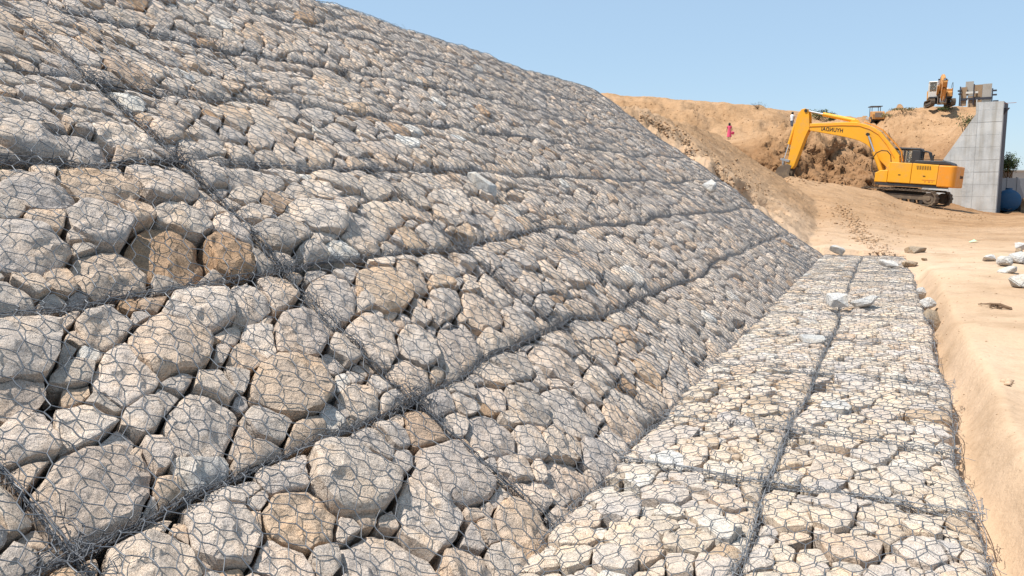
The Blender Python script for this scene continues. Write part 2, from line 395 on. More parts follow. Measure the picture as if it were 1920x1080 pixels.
def build_terrain():
    fine = np.arange(900, 2040, 3.0)
    left = np.array([-900, -400, 0, 250, 450, 600, 700, 780, 840, 870])
    right = np.array([2060, 2100, 2160, 2240, 2340, 2480, 2650, 2900, 3300, 4000, 5500])
    PX = np.concatenate([left, fine, right])
    D = [1.2]
    while D[-1] < 9: D.append(D[-1] * 1.022)
    while D[-1] < 57: D.append(D[-1] * 1.0098)
    while D[-1] < 73: D.append(D[-1] + 0.16)
    while D[-1] < 130: D.append(D[-1] * 1.0098)
    while D[-1] < 5000: D.append(D[-1] * 1.25)
    D = np.array(D)
    keys = sorted(COLS)
    G = np.array([[np.interp(d, [p[0] for p in COLS[k]], [p[1] for p in COLS[k]]) for d in D] for k in keys])   # (K, ND)
    px2, d2 = np.meshgrid(PX, D, indexing='ij')
    x = (px2 - 960) / 1505.0 * d2; y = d2
    P = np.stack([x.ravel(), y.ravel(), np.zeros(x.size)], 1)
    # ragged excavation: warp the lookup
    far = sstep(52, 62, d2).ravel()
    wall_zone = 1 - sstep(1725, 1760, px2.ravel()) * sstep(56, 60, d2.ravel())
    wD = (fbm(P * 0.16, 4, 11) * 4.2 + fbm(P * 0.55, 4, 15) * 2.0) * far * wall_zone
    wPX = (fbm(P * 0.2, 3, 21) * 22) * far * wall_zone
    dd = np.clip(d2.ravel() + wD, D[0], D[-1]); pp = np.clip(px2.ravel() + wPX, keys[0], keys[-1])
    li = np.interp(dd, D, np.arange(len(D))); i0 = np.clip(li.astype(int), 0, len(D) - 2); f = li - i0
    ki = np.interp(pp, keys, np.arange(len(keys))); k0 = np.clip(ki.astype(int), 0, len(keys) - 2); g = ki - k0
    g = g * g * (3 - 2 * g) * 0.5 + g * 0.5
    z = (G[k0, i0] * (1 - f) + G[k0, i0 + 1] * f) * (1 - g) + (G[k0 + 1, i0] * (1 - f) + G[k0 + 1, i0 + 1] * f) * g
    # relief
    n_small = fbm(P * 1.1, 4, 31) * 0.055 + fbm(P * 4.5, 3, 35) * 0.016
    rid = 1 - np.abs(fbm(P * np.array([0.30, 0.22, 1]), 5, 43, 0.6)) * 3.0
    zone = sstep(57, 62, d2.ravel()) * (1 - sstep(96, 108, d2.ravel()) * 0.85)
    zone = zone * (1 - 0.7 * sstep(84, 93, d2.ravel()))
    ledge = np.exp(-((px2.ravel() - 1372) / 60.0) ** 2) * sstep(62, 68, d2.ravel())      # trodden bench
    zone = zone * (1 - 0.9 * ledge)
    n_far = (fbm(P * 0.5, 6, 41, 0.62) * 1.9 + rid * 0.7 - 0.3) * zone * (1 - 0.75 * sstep(1640, 1740, px2.ravel()))
    n_far = n_far + fbm(P * 0.20, 4, 47) * 0.45 * sstep(80, 98, d2.ravel()) * (px2.ravel() < 1790)
    z = z + n_small + n_far
    # embankment core, bare soil beyond the last basket
    X = P[:, 0] * DV[0] + P[:, 1] * DV[1]; Y = P[:, 0] * NV[0] + P[:, 1] * NV[1]
    rag = fbm(P * 0.35, 4, 51) * 2.4
    bare = sstep(XEND - 0.12, XEND + 0.05, X)
    nearend = 1 - sstep(22.5, 28, X + rag * .6)
    rough = fbm(P * 1.5, 5, 57, .6) * (0.14 + 0.30 * nearend * sstep(1.8, 3.2, Y)) - np.abs(fbm(P * 0.9, 4, 61, .6)) * (0.25 + 0.7 * nearend) * sstep(1.8, 4.0, Y)
    for (gx, gy, gr, gd) in ((24.2, 3.55, .75, .9), (23.3, 4.35, .5, .6), (25.3, 3.1, .55, .55), (22.3, 5.6, .6, .5)):
        rough = rough - gd * sstep(gr, gr * .45, np.hypot((X - gx) * .8, (Y - gy) * 1.2) + fbm(P * 1.7, 3, 67) * .35)
    e = (Y - TOE) * math.tan(TH)
    cap = 4.13 + 0.12 * fbm(P * 0.5, 3, 65) * bare
    e = np.minimum(e, cap - 0.0)
    e = e - 0.62 * (1 - bare) + (rough - 0.12) * bare
    e = e - 7.0 * sstep(39, 48, X + rag + (Y - 3) * 0.6)
    e = np.where(X < -3, -1.0, e)
    z2 = np.maximum(z, e)
    # trench under the apron and just beside it
    under = (X < XEND + 0.1) * (Y > -0.44) * (Y < 8.5)
    z2 = np.where(under & (Y < TOE + 0.8), np.minimum(z2, np.where(Y < TOE, -0.5, e)), z2)
    tr = (X < 19.5) & (Y <= -0.44)
    q1 = np.stack([X * 0.7, X * 0, X * 0], 1)
    wig = fbm(q1, 3, 71) * 0.07; dep = 0.21 + 0.14 * fbm(q1 * 1.6 + 5, 2, 73)
    v = -Y + wig                                                    # distance out from the edge is v - 0.5
    prof = -dep + (dep + 0.13) * sstep(0.575, 0.86, v)
    fade = 1 - sstep(15.5, 18.5, X)
    flat = z2 + 0.13 * (1 - 0.6 * sstep(1.6, 4.5, v))
    z2 = np.where(tr, z2 * (1 - fade) + fade * (flat * sstep(0.70, 1.0, v) + (prof + n_small * .35) * (1 - sstep(0.70, 1.0, v))), z2)
    V = np.stack([P[:, 0], P[:, 1], z2], 1)
    # the dug face: undercut, cracked and crumbling, so it is pushed in and out as well as up and down
    fm = sstep(58.5, 61, V[:, 1]) * (1 - sstep(71, 77, V[:, 1])) * sstep(1180, 1260, px2.ravel()) * (1 - sstep(1640, 1720, px2.ravel())) * (1 - 0.9 * sstep(4.2, 6.2, V[:, 2])) * 0.8 * (1 - ledge)
    V[:, 1] += fm * (fbm(V * np.array([.55, .3, .8]), 5, 401, .62) * 2.2 + np.abs(fbm(V * np.array([1.1, .5, .7]), 4, 411, .6)) * 1.3)
    V[:, 0] += fm * fbm(V * .9, 4, 421, .6) * 0.7
    nm = bare * (1 - sstep(24, 29, X)) * sstep(2.2, 3.4, Y) * (Y < 7.5)
    V[:, 1] += nm * fbm(V * 1.6, 4, 431, .6) * 0.35
    nP, nD = len(PX), len(D)
    a = (np.arange(nP - 1)[:, None] * nD + np.arange(nD - 1)[None, :]).ravel()
    quads = np.stack([a, a + nD, a + nD + 1, a + 1], 1)
    o = link('ground', new_mesh('ground', V, quads=quads), M_SOIL)
    tag(o, kind='structure')
    return PX, D, z2.reshape(nP, nD)
T_PX, T_D, T_Z = build_terrain()
def ground_z(x, y):
    """height of the ground sheet at (x, y)"""
    px = 960 + 1505.0 * x / y
    i = np.interp(px, T_PX, np.arange(len(T_PX))); j = np.interp(y, T_D, np.arange(len(T_D)))
    i0 = min(int(i), len(T_PX) - 2); j0 = min(int(j), len(T_D) - 2); f = i - i0; g = j - j0
    return float((T_Z[i0, j0] * (1 - f) + T_Z[i0 + 1, j0] * f) * (1 - g) + (T_Z[i0, j0 + 1] * (1 - f) + T_Z[i0 + 1, j0 + 1] * f) * g)
def on_ground(px, py, dmin=3.0, dmax=200.0):
    """first point of the ground sheet along a line of sight"""
    r = ray(px, py); D = dmin
    while D < dmax:
        p = r * (D / r[1]); z = p[2] + H
        if z <= ground_z(p[0], p[1]): break
        D *= 1.004
    p = r * (D / r[1]); return Vector((p[0], p[1], ground_z(p[0], p[1])))

# ------------------------------------------------------------------ gabion baskets
class Frame:
    def __init__(s, O, ex, ey, en, wob=0.0): s.O, s.ex, s.ey, s.en = map(np.asarray, (O, ex, ey, en)); s.wob = wob
    def w(s, x, y, h):
        # the baskets have settled: rows wander a little and the face undulates
        if s.wob:
            x = np.asarray(x, float); y = np.asarray(y, float); P = np.stack([x, y, x * 0], -1).reshape(-1, 3)
            a = s.wob
            wx = vnoise(P * 0.75 + 3.1, 301).reshape(x.shape) * 0.085 + vnoise(P * 2.3, 302).reshape(x.shape) * 0.022
            wy = vnoise(P * 0.62 + 9.7, 303).reshape(x.shape) * 0.105 + vnoise(P * 2.1, 304).reshape(x.shape) * 0.030
            wh = vnoise(P * 0.55 + 5.3, 305).reshape(x.shape) * 0.075
            x = x + wx * a; y = y + wy * a; h = h + wh * a
        return s.O + np.multiply.outer(x, s.ex) + np.multiply.outer(y, s.ey) + np.multiply.outer(h, s.en)
SLOPE = Frame(TOE * NV, DV, math.cos(TH) * NV + math.sin(TH) * ZV, -math.sin(TH) * NV + math.cos(TH) * ZV, 1.0)
APRON = Frame(-0.5 * NV, DV, NV, ZV, 0.55)

ROWS = [-0.10, 0.93, 1.96, 2.95, 3.85, 4.90, 6.0, 7.1]
XCOL = [-0.5, 1.46, 3.42, 5.38, 7.10, 9.05, 11.0, 12.95, 14.9, 16.85, 18.75, 20.5]
AROWS = [0.0, 0.99, 1.86]
AX = [2.3, 4.40, 5.40, 7.25, 9.15, 10.7, 12.6, 14.6, 16.5, 18.5, 20.5]
ORD = ['first', 'second', 'third', 'fourth', 'fifth', 'sixth', 'seventh', 'eighth', 'ninth', 'tenth', 'eleventh', 'twelfth']

GR = 0.022                                # cell of the height maps the netting is laid over
class HMap:
    def __init__(s, x0, x1, y0, y1):
        s.x0, s.y0 = x0, y0; s.nx = int((x1 - x0) / GR) + 2; s.ny = int((y1 - y0) / GR) + 2
        s.g = np.full((s.nx, s.ny), -0.30)
    def put(s, x, y, h):
        i = np.clip(((x - s.x0) / GR).astype(int), 0, s.nx - 1); j = np.clip(((y - s.y0) / GR).astype(int), 0, s.ny - 1)
        np.maximum.at(s.g, (i, j), h)
    @staticmethod
    def _f(g, r, fn):
        o = g.copy()
        for ax in (0, 1):
            a = o.copy()
            for k in range(1, r + 1):
                p = np.roll(o, k, ax); q = np.roll(o, -k, ax); a = fn(a, fn(p, q))
            o = a
        return o
    def finish(s):
        base = s._f(s.g, 1, np.maximum)
        cl = s._f(s._f(base, 5, np.maximum), 5, np.minimum)
        for _ in range(4):
            cl = (cl * 2 + np.roll(cl, 1, 0) + np.roll(cl, -1, 0) + np.roll(cl, 1, 1) + np.roll(cl, -1, 1)) / 6
        s.s = np.maximum(cl, base) + 0.004
    def get(s, x, y):
        u = np.clip((x - s.x0) / GR - 0.5, 0, s.nx - 1.01); v = np.clip((y - s.y0) / GR - 0.5, 0, s.ny - 1.01)
        i = u.astype(int); j = v.astype(int); f = u - i; g = v - j; S = s.s
        return (S[i, j] * (1 - f) + S[i + 1, j] * f) * (1 - g) + (S[i, j + 1] * (1 - f) + S[i + 1, j + 1] * f) * g

def seeds(W, L, dist, apron):
    k = 1.0
    if apron: levels = [(0.095, 0.14, 40), (0.06, 0.085, 200), (0.032, 0.045, 260)]
    else: levels = [(0.15, 0.23, 60), (0.10, 0.15, 160), (0.060, 0.085, 200), (0.032, 0.045, 240)]
    if not apron and dist > 5.2: levels = [(0.115, 0.175, 22), (0.075, 0.11, 130), (0.042, 0.065, 260)]
    if not apron and dist > 8: levels = [(0.10, 0.15, 18), (0.065, 0.10, 140), (0.045, 0.062, 220)]
    if apron and dist > 8: levels = levels[:-1]
    pts = []
    for lo, hi, n in levels:
        for _ in range(n):
            r = rng.uniform(lo, hi)
            p = np.array([rng.uniform(-W / 2 + r * 0.55, W / 2 - r * 0.55), rng.uniform(-L / 2 + r * 0.55, L / 2 - r * 0.55)])
            if all((p[0] - q[0]) ** 2 + (p[1] - q[1]) ** 2 > (0.80 * (r + q[2])) ** 2 for q in pts): pts.append((p[0], p[1], r))
    return np.array(pts)

def basket_stones(fr, x0, x1, y0, y1, dist, apron):
    """yields (V in frame coords x,y,h ; small flag ; ring count, spokes)"""
    W, L = x1 - x0, y1 - y0; cx, cy = (x0 + x1) / 2, (y0 + y1) / 2
    asp = rng.uniform(1.1, 1.75); ph = rng.uniform(-0.9, 0.9) if not apron else rng.uniform(-0.3, 0.3)
    R = np.array([[math.cos(ph), -math.sin(ph)], [math.sin(ph), math.cos(ph)]])
    A = R @ np.diag([math.sqrt(asp), 1 / math.sqrt(asp)]); Ai = np.linalg.inv(A)
    raw = seeds(W, L, dist, apron)
    Q = raw[:, :2] @ Ai.T; rr = raw[:, 2]
    nb = []; bi = rng.uniform(0.003, 0.022) if not apron else 0.007
    for nrm, c in (((1, 0), W / 2 - bi), ((-1, 0), W / 2 - bi), ((0, 1), L / 2 - bi), ((0, -1), L / 2 - bi)):
        m = A.T @ np.array(nrm, float); ln = np.linalg.norm(m); nb.append((m / ln, c / ln))
    out = []
    for i in range(len(Q)):
        if rr[i] < 0.10 and rng.random() < (0.05 if apron else 0.035): continue        # a hole in the packing
        big = rr[i] / 0.13
        if dist < 4.6: nth, nr = (46, 11) if rr[i] > 0.09 else (22, 5)
        elif dist < 7.5: nth, nr = (28, 7) if rr[i] > 0.07 else (14, 4)
        elif dist < 12: nth, nr = (18, 5) if rr[i] > 0.07 else (10, 3)
        else: nth, nr = (13, 3)
        d = np.delete(Q, i, 0) - Q[i]; rj = np.delete(rr, i); dn = np.linalg.norm(d, axis=1)
        near = dn < rr[i] * 2.2 + rj * 2 + 0.1
        d, rj, dn = d[near], rj[near], dn[near]
        cs = (dn ** 2 + rr[i] ** 2 - rj ** 2) / (2 * dn); ns = d / dn[:, None]
        gap = (rng.uniform(0.001, 0.005) if rng.random() < 0.7 else rng.uniform(0.005, 0.014)) if not apron else rng.uniform(0.001, 0.0035)
        cs = np.maximum(cs - gap, 0.018)
        bn = np.array([b[0] for b in nb]); bc = np.array([max(b[1] - b[0] @ Q[i], 0.015) for b in nb])
        ns = np.vstack([ns, bn]); cs = np.concatenate([cs, bc])
        th = np.linspace(0, 2 * math.pi, nth, endpoint=False) + rng.uniform(0, 1)
        dr = np.stack([np.cos(th), np.sin(th)], 1)
        inv = np.maximum(dr @ ns.T, 0) / cs
        pw = rng.uniform(30, 90)
        Rt = (inv ** pw).sum(1) ** (-1 / pw)
        Rt = np.minimum(Rt, rr[i] * 2.1)
        sd = rng.uniform(0, 99)
        Rt = Rt * (1 - 0.05 * np.abs(vnoise(np.stack([np.cos(th) * 1.7 + sd, np.sin(th) * 1.7, th * 0], 1), 3)) - 0.04 * np.abs(vnoise(np.stack([np.cos(th) * 4 + sd, np.sin(th) * 4, th * 0], 1), 5)))
        rho = np.concatenate([1 - (1 - np.linspace(0, 1, nr + 1)[1:]) ** 1.45, [0.985, 0.90]])
        ptsq = rho[:, None, None] * (Rt[:, None] * dr)[None]                  # rings, nth, 2
        ptsq = ptsq.reshape(-1, 2)
        ptsq = np.vstack([[[0, 0]], ptsq])
        p = (ptsq) @ A.T
        ctr = raw[i, :2]
        X = ctr[0] + p[:, 0]; Y = ctr[1] + p[:, 1]
        # broken rock: lowest of a few planes
        size = float(np.mean(Rt))
        tl = 0.085 if not apron else 0.06
        tx, ty = rng.normal(0, tl), rng.normal(0, tl)
        h = tx * p[:, 0] + ty * p[:, 1]
        for _ in range(rng.integers(3, 7)):
            an = rng.uniform(0, 6.28); sl = rng.choice([0.10, 0.17, 0.24, 0.34, 0.9]) * rng.uniform(0.7, 1.2) * (0.6 if apron else 1); q0 = (rng.uniform(0.0, 0.6) if sl < 0.4 else rng.uniform(0.72, 0.98)) * size
            h = np.minimum(h, -sl * (p[:, 0] * math.cos(an) + p[:, 1] * math.sin(an) - q0) + 0.004)
        rfull = np.concatenate([[0], np.repeat(rho, nth)])
        h = h - 0.05 * size * np.clip((rfull - 0.90) / 0.10, 0, 1) ** 1.3 * rng.uniform(0.2, 2.0)
        edge = np.minimum(np.minimum(W / 2 - np.abs(X), L / 2 - np.abs(Y)) / (0.10 if not apron else 0.07), 1.0)
        edge = np.clip(edge, 0, 1); pil = (-0.030 if not apron else -0.03) * (1 - edge) ** 1.8
        pil = pil + (0.018 if not apron else 0.015) * (1 - (2 * X / W) ** 2) * (1 - (2 * Y / L) ** 2)
        bh = rng.normal(0, 0.014 if not apron else 0.007) * min(big, 1.4) - (0.035 if rr[i] < 0.052 else (0.010 if rr[i] < 0.09 else 0))
        h = h + pil + bh
        wob = fbm(np.stack([p[:, 0] * 9 + sd, p[:, 1] * 9 + sd * 1.7, h * 9], 1), 3, 7, 0.55)
        cr = np.abs(fbm(np.stack([p[:, 0] * 13 + sd * 2, p[:, 1] * 13 - sd, h * 13], 1), 2, 27))
        h = h + (wob * 0.020 - cr * 0.022) * min(1.2, size / 0.12)
        k = nth
        h[-2 * k:-k] -= 0.05 + 0.35 * size
        h[-k:] -= 0.10 + 0.7 * size
        pn = fbm(np.stack([X * 14 + sd, Y * 14, h * 14], 1), 2, 9) * 0.012 * min(1.0, size / 0.1)
        X = X + pn * (rfull > 0.2); Y = Y - pn * (rfull > 0.2)
        out.append((X + cx, Y + cy, h, rr[i], nth, nr + 2))
    return out

_topo = {}
def topo(nth, nr):
    if (nth, nr) not in _topo:
        j = np.arange(nth); j2 = (j + 1) % nth
        tris = np.stack([np.zeros(nth, int), 1 + j, 1 + j2], 1)
        qs = []
        for r in range(nr - 1):
            b = 1 + r * nth; c = b + nth
            qs.append(np.stack([b + j, c + j, c + j2, b + j2], 1))
        _topo[(nth, nr)] = (tris, np.concatenate(qs))
    return _topo[(nth, nr)]

def tube_batch(P0, P1, r, k):
    """open prisms round segments P0-P1 (N,3)"""
    t = P1 - P0; ln = np.linalg.norm(t, axis=1); ok = ln > 1e-4
    P0, P1, t, ln = P0[ok], P1[ok], t[ok], ln[ok]
    r = np.broadcast_to(np.asarray(r, float), ok.shape)[ok]
    t = t / ln[:, None]
    a = np.cross(t, np.array([0.21, 0.37, 0.90])); a /= np.linalg.norm(a, axis=1)[:, None] + 1e-9
    b = np.cross(t, a)
    N = len(P0)
    V = np.empty((N, 2, k, 3))
    for j in range(k):
        an = 2 * math.pi * j / k
        off = (a * math.cos(an) + b * math.sin(an)) * r[:, None]
        V[:, 0, j] = P0 + off; V[:, 1, j] = P1 + off
    base = (np.arange(N) * 2 * k)[:, None]
    j = np.arange(k); j2 = (j + 1) % k
    q = np.stack([j, j2, k + j2, k + j], 1)
    quads = (base[:, :, None] + q[None]).reshape(-1, 4)
    return V.reshape(-1, 3), quads

def hex_edges(W, L, over_x, over_y, w=0.104, lt=0.048, pitch=0.088):
    """edges of double-twist hexagonal netting, twisted sides along y"""
    E = []; T = []
    ox, oy = rng.uniform(0, w), rng.uniform(0, pitch)
    nrow = int((L + 2 * over_y) / pitch) + 2; ncol = int((W + 2 * over_x) / w) + 2
    for r in range(nrow):
        y0 = -over_y - oy + r * pitch
        for i in range(ncol):
            x = -over_x - ox + (i + 0.5 * (r % 2)) * w
            E.append((x, y0, x, y0 + lt)); T.append(1)
            E.append((x, y0 + lt, x - w / 2, y0 + pitch)); T.append(0)
            E.append((x, y0 + lt, x + w / 2, y0 + pitch)); T.append(0)
    E = np.array(E); T = np.array(T)
    m = (np.maximum(E[:, 0], E[:, 2]) < W + over_x) & (np.minimum(E[:, 0], E[:, 2]) > -over_x) & (np.maximum(E[:, 1], E[:, 3]) < L + over_y) & (np.minimum(E[:, 1], E[:, 3]) > -over_y)
    return E[m], T[m]

def polyline_segments(P): return P[:-1], P[1:]

CAMP = np.array([0, 0, H])
def make_surface(fr, cells, apron, hm):
    """cells: (x0,x1,y0,y1,label). First lay all the stones, then stretch the netting over them."""
    built = []
    for (x0, x1, y0, y1, label) in cells:
        cpos = fr.w(np.array([(x0 + x1) / 2]), np.array([(y0 + y1) / 2]), np.array([0.0]))[0]
        corners = fr.w(np.array([x0, x1, x0, x1, (x0 + x1) / 2]), np.array([y0, y0, y1, y1, (y0 + y1) / 2]), np.zeros(5))
        dist = np.linalg.norm(corners - CAMP, axis=1)
        dist = 0.5 * dist.min() + 0.5 * dist[4]
        st = basket_stones(fr, x0, x1, y0, y1, dist, apron)
        for X, Y, h, r, nth, nr in st: 
            n = 1 + nth * (nr - 2)
            hm.put(X[:n], Y[:n], h[:n])
        root = empty('gabion_basket', cpos - 0.3 * fr.en, label, 'gabion basket', 'wire baskets paving the apron' if apron else 'wire baskets lining the slope')
        built.append((root, x0, x1, y0, y1, dist, st))
    hm.finish()
    m_st = M_ASTONE if apron else M_STONE
    for root, x0, x1, y0, y1, dist, st in built:
        L0 = np.array(root.location)
        chips_V, chips_T, chips_Q, nb = [], [], [], 0
        for X, Y, h, r, nth, nr in st:
            Pw = fr.w(X, Y, h); t, q = topo(nth, nr)
            if r < 0.052 and dist > 4.6 or (r < 0.07 and dist > 12):
                chips_V.append(Pw - L0); chips_T.append(t + nb); chips_Q.append(q + nb); nb += len(Pw)
                continue
            o0 = Pw.mean(0)
            me = new_mesh('stone', Pw - o0, t, q, smooth=dist < 7.5)
            if dist < 7.5: me.set_sharp_from_angle(angle=math.radians(22))
            link('stone', me, m_st, root, o0 - L0)
        if nb:
            o = link('stone_chips', new_mesh('stone_chips', np.vstack(chips_V), np.vstack(chips_T), np.vstack(chips_Q), smooth=False), M_ARUBBLE if apron else M_RUBBLE, root)
            o['kind'] = 'stuff'
        # fill that closes the basket underneath
        g = 0.03
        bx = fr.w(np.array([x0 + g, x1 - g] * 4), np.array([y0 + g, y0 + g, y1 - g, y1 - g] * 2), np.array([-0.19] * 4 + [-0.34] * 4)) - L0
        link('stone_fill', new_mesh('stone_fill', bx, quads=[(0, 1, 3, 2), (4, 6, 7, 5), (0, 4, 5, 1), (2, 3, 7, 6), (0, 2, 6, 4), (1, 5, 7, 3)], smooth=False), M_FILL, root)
        # netting
        W, L = x1 - x0, y1 - y0
        drop = 0.055
        if apron:
            E, T = hex_edges(L, W, drop + (0.18 if y0 < 0.1 else 0), drop, 0.100, 0.064, 0.108); E = E[:, [1, 0, 3, 2]]
        else:
            E, T = hex_edges(W, L, drop, drop)
        nsub = 4 if dist < 4.6 else (3 if dist < 6.5 else (2 if dist < 12 else 1))
        k = 4 if dist < 6.5 else 3
        ts = np.linspace(0, 1, nsub + 1)
        PX_ = E[:, 0, None] * (1 - ts) + E[:, 2, None] * ts; PY_ = E[:, 1, None] * (1 - ts) + E[:, 3, None] * ts
        f1 = np.stack([PX_.ravel() * 3.1 + x0 * 3.1, PY_.ravel() * 3.1 + y0 * 3.1, np.zeros(PX_.size)], 1)
        amp = 0.015 if not apron else 0.010
        PX_ = PX_ + (vnoise(f1, 81) * amp + vnoise(f1 * 5, 83) * amp * 0.45).reshape(PX_.shape)
        PY_ = PY_ + (vnoise(f1, 91) * amp + vnoise(f1 * 5, 93) * amp * 0.45).reshape(PX_.shape)
        ins = 0.010
        cxp = np.clip(PX_, ins, W - ins); cyp = np.clip(PY_, ins, L - ins)
        exc = np.abs(PX_ - cxp) + np.abs(PY_ - cyp)
        hh = hm.get((cxp + x0).ravel(), (cyp + y0).ravel()).reshape(PX_.shape)
        hh = hh - exc * 1.3 + vnoise(f1 * 7, 97).reshape(PX_.shape) * 0.004 + 0.003
        Pw = fr.w((cxp + x0).ravel(), (cyp + y0).ravel(), hh.ravel()).reshape(*PX_.shape, 3) - L0
        rad = np.where(T == 1, 0.0029, 0.0020)
        rad = np.repeat(rad[:, None], nsub, 1).ravel()
        rad = rad * (1.0 if dist < 6 else (1.25 if dist < 10 else 1.5))
        V, Q = tube_batch(Pw[:, :-1].reshape(-1, 3), Pw[:, 1:].reshape(-1, 3), rad, k)
        link('wire_netting', new_mesh('wire_netting', V, quads=Q), M_WIRE, root)['kind'] = 'stuff'
        # selvedge wires and lacing round the edge of the basket
        Vs, Qs, nb = [], [], 0
        step = 0.02 if dist < 5 else (0.035 if dist < 9 else 0.08)
        nw = (2 if dist < 6 else (2 if dist < 12 else 1)) if not apron else 2
        loop = [((0, 0), (W, 0)), ((W, 0), (W, L)), ((W, L), (0, L)), ((0, L), (0, 0))]
        for (ax_, ay_), (bx_, by_) in loop:
            ln = math.hypot(bx_ - ax_, by_ - ay_); n = max(3, int(ln / step))
            t = np.linspace(-0.02, 1.02, n)
            qx = ax_ + (bx_ - ax_) * t; qy = ay_ + (by_ - ay_) * t
            hs = hm.get(np.clip(qx + x0, x0 + .03, x1 - .03), np.clip(qy + y0, y0 + .03, y1 - .03))
            hs = np.convolve(np.pad(hs, 4, mode='edge'), np.ones(9) / 9, 'valid') - ((0.036 if dist < 9 else 0.030) if not apron else 0.022)
            for wv in range(nw + (1 if dist < 6 else 0)):
                s0 = rng.uniform(0, 99); sk_ = vnoise(np.stack([t * ln * 1.3 + s0, t * 0, t * 0], 1), 6) * 0.030 - 0.010
                if wv < nw:
                    tt = np.stack([t * ln * 2.6 + s0, t * 0, t * 0], 1)
                    jx, jy, jh = vnoise(tt, 1) * 0.020, vnoise(tt, 2) * 0.020, vnoise(tt, 3) * 0.018
                    rd = 0.0028 if wv == 0 else 0.0017
                else:
                    aa = t * ln / 0.055 * 6.283 + vnoise(np.stack([t * 9 + s0, t * 0, t * 0], 1), 4) * 1.5
                    jx, jy, jh = np.cos(aa) * 0.017, np.cos(aa) * 0.017, np.sin(aa) * 0.017
                    rd = 0.0014
                Pp = fr.w(qx + x0 + jx, qy + y0 + jy, hs + jh + sk_) - L0
                V, Q = tube_batch(Pp[:-1], Pp[1:], rd, 4 if dist < 6 else 3)
                Vs.append(V); Qs.append(Q + nb); nb += len(V)
        # loose ends twisted together at the corners and along the laced edges
        if dist < 13:
            spots = [(0, 0), (W, 0), (0, L), (W, L)]
            nend = 12 if dist < 6.5 else 7
            for (sx, sy) in spots:
                for _ in range(nend):
                    n = 7; a0 = rng.uniform(0, 6.28); ct = rng.normal(0, 0.055, 2); rad_ = rng.uniform(0.012, 0.06)
                    tt = np.linspace(0, rng.uniform(1.5, 4.5), n) + a0
                    px_ = np.clip(sx + ct[0] * 1.3 + np.cos(tt) * rad_, -0.03, W + 0.03); py_ = np.clip(sy + ct[1] * 1.3 + np.sin(tt) * rad_ * rng.uniform(0.4, 1.2), -0.03, L + 0.03)
                    hb = hm.get(np.clip(px_ + x0, x0 + .02, x1 - .02), np.clip(py_ + y0, y0 + .02, y1 - .02))
                    hc = hb * 0.3 + hb.mean() * 0.7 + 0.012 + np.linspace(0, 1, n) * rng.normal(0.0, 0.025) + rng.normal(0, 0.012)
                    Pp = fr.w(px_ + x0, py_ + y0, hc) - L0
                    V, Q = tube_batch(Pp[:-1], Pp[1:], 0.0017, 4 if dist < 6 else 3)
                    Vs.append(V); Qs.append(Q + nb); nb += len(V)
            for (ax_, ay_), (bx_, by_) in loop:
                ln = math.hypot(bx_ - ax_, by_ - ay_)
                for _ in range(int(ln * (13 if dist < 6.5 else 6))):
                    t0 = rng.uniform(0, 1); n = 5
                    ang = math.atan2(by_ - ay_, bx_ - ax_) + rng.normal(0, 0.55); ll = rng.uniform(0.05, 0.16)
                    u_ = np.linspace(-0.5, 0.5, n) * ll
                    ox_, oy_ = ax_ + (bx_ - ax_) * t0 + rng.normal(0, .02), ay_ + (by_ - ay_) * t0 + rng.normal(0, .02)
                    px_ = ox_ + np.cos(ang) * u_ + rng.normal(0, .006, n); py_ = oy_ + np.sin(ang) * u_ + rng.normal(0, .006, n)
                    hb = hm.get(np.clip(px_ + x0, x0 + .02, x1 - .02), np.clip(py_ + y0, y0 + .02, y1 - .02))
                    hc = hb * 0.5 + hb.mean() * 0.5 + rng.normal(-0.016, 0.014) + rng.normal(0, 0.004, n)
                    Pp = fr.w(px_ + x0, py_ + y0, hc) - L0
                    V, Q = tube_batch(Pp[:-1], Pp[1:], 0.0015, 3)
                    Vs.append(V); Qs.append(Q + nb); nb += len(V)
        link('selvedge_wire', new_mesh('selvedge_wire', np.vstack(Vs), quads=np.vstack(Qs)), M_WIRE3 if apron else M_WIRE2, root)['kind'] = 'stuff'

cells = []
nc = len(XCOL) - 1
for c in range(nc):
    for r in range(len(ROWS) - 1):
        if c == 0 and r > 1: continue
        if c == 1 and r > 4: continue
        if c == 2 and r > 5: continue
        row = ['bottom row', 'second row up', 'third row up', 'fourth row up', 'fifth row up', 'sixth row up', 'top row'][r]
        col = ('last at the soil end' if c == nc - 1 else ORD[nc - 1 - c] + ' from the soil end')
        cells.append((XCOL[c], XCOL[c + 1], ROWS[r], ROWS[r + 1], 'netted grey stone basket on the slope, %s, %s' % (row, col)))
make_surface(SLOPE, cells, False, HMap(-0.6, 20.7, -0.1, 7.3))
cells = []
na = len(AX) - 1
for c in range(na):
    for r in range(2):
        row = ['outer row beside the sand', 'inner row by the slope'][r]
        col = ('last at the far end' if c == na - 1 else ORD[na - 1 - c] + ' from the far end')
        cells.append((AX[c], AX[c + 1], AROWS[r], AROWS[r + 1], 'flat netted basket of cream stones, %s, %s' % (row, col)))
make_surface(APRON, cells, True, HMap(2.2, 20.7, -0.1, 2.0))
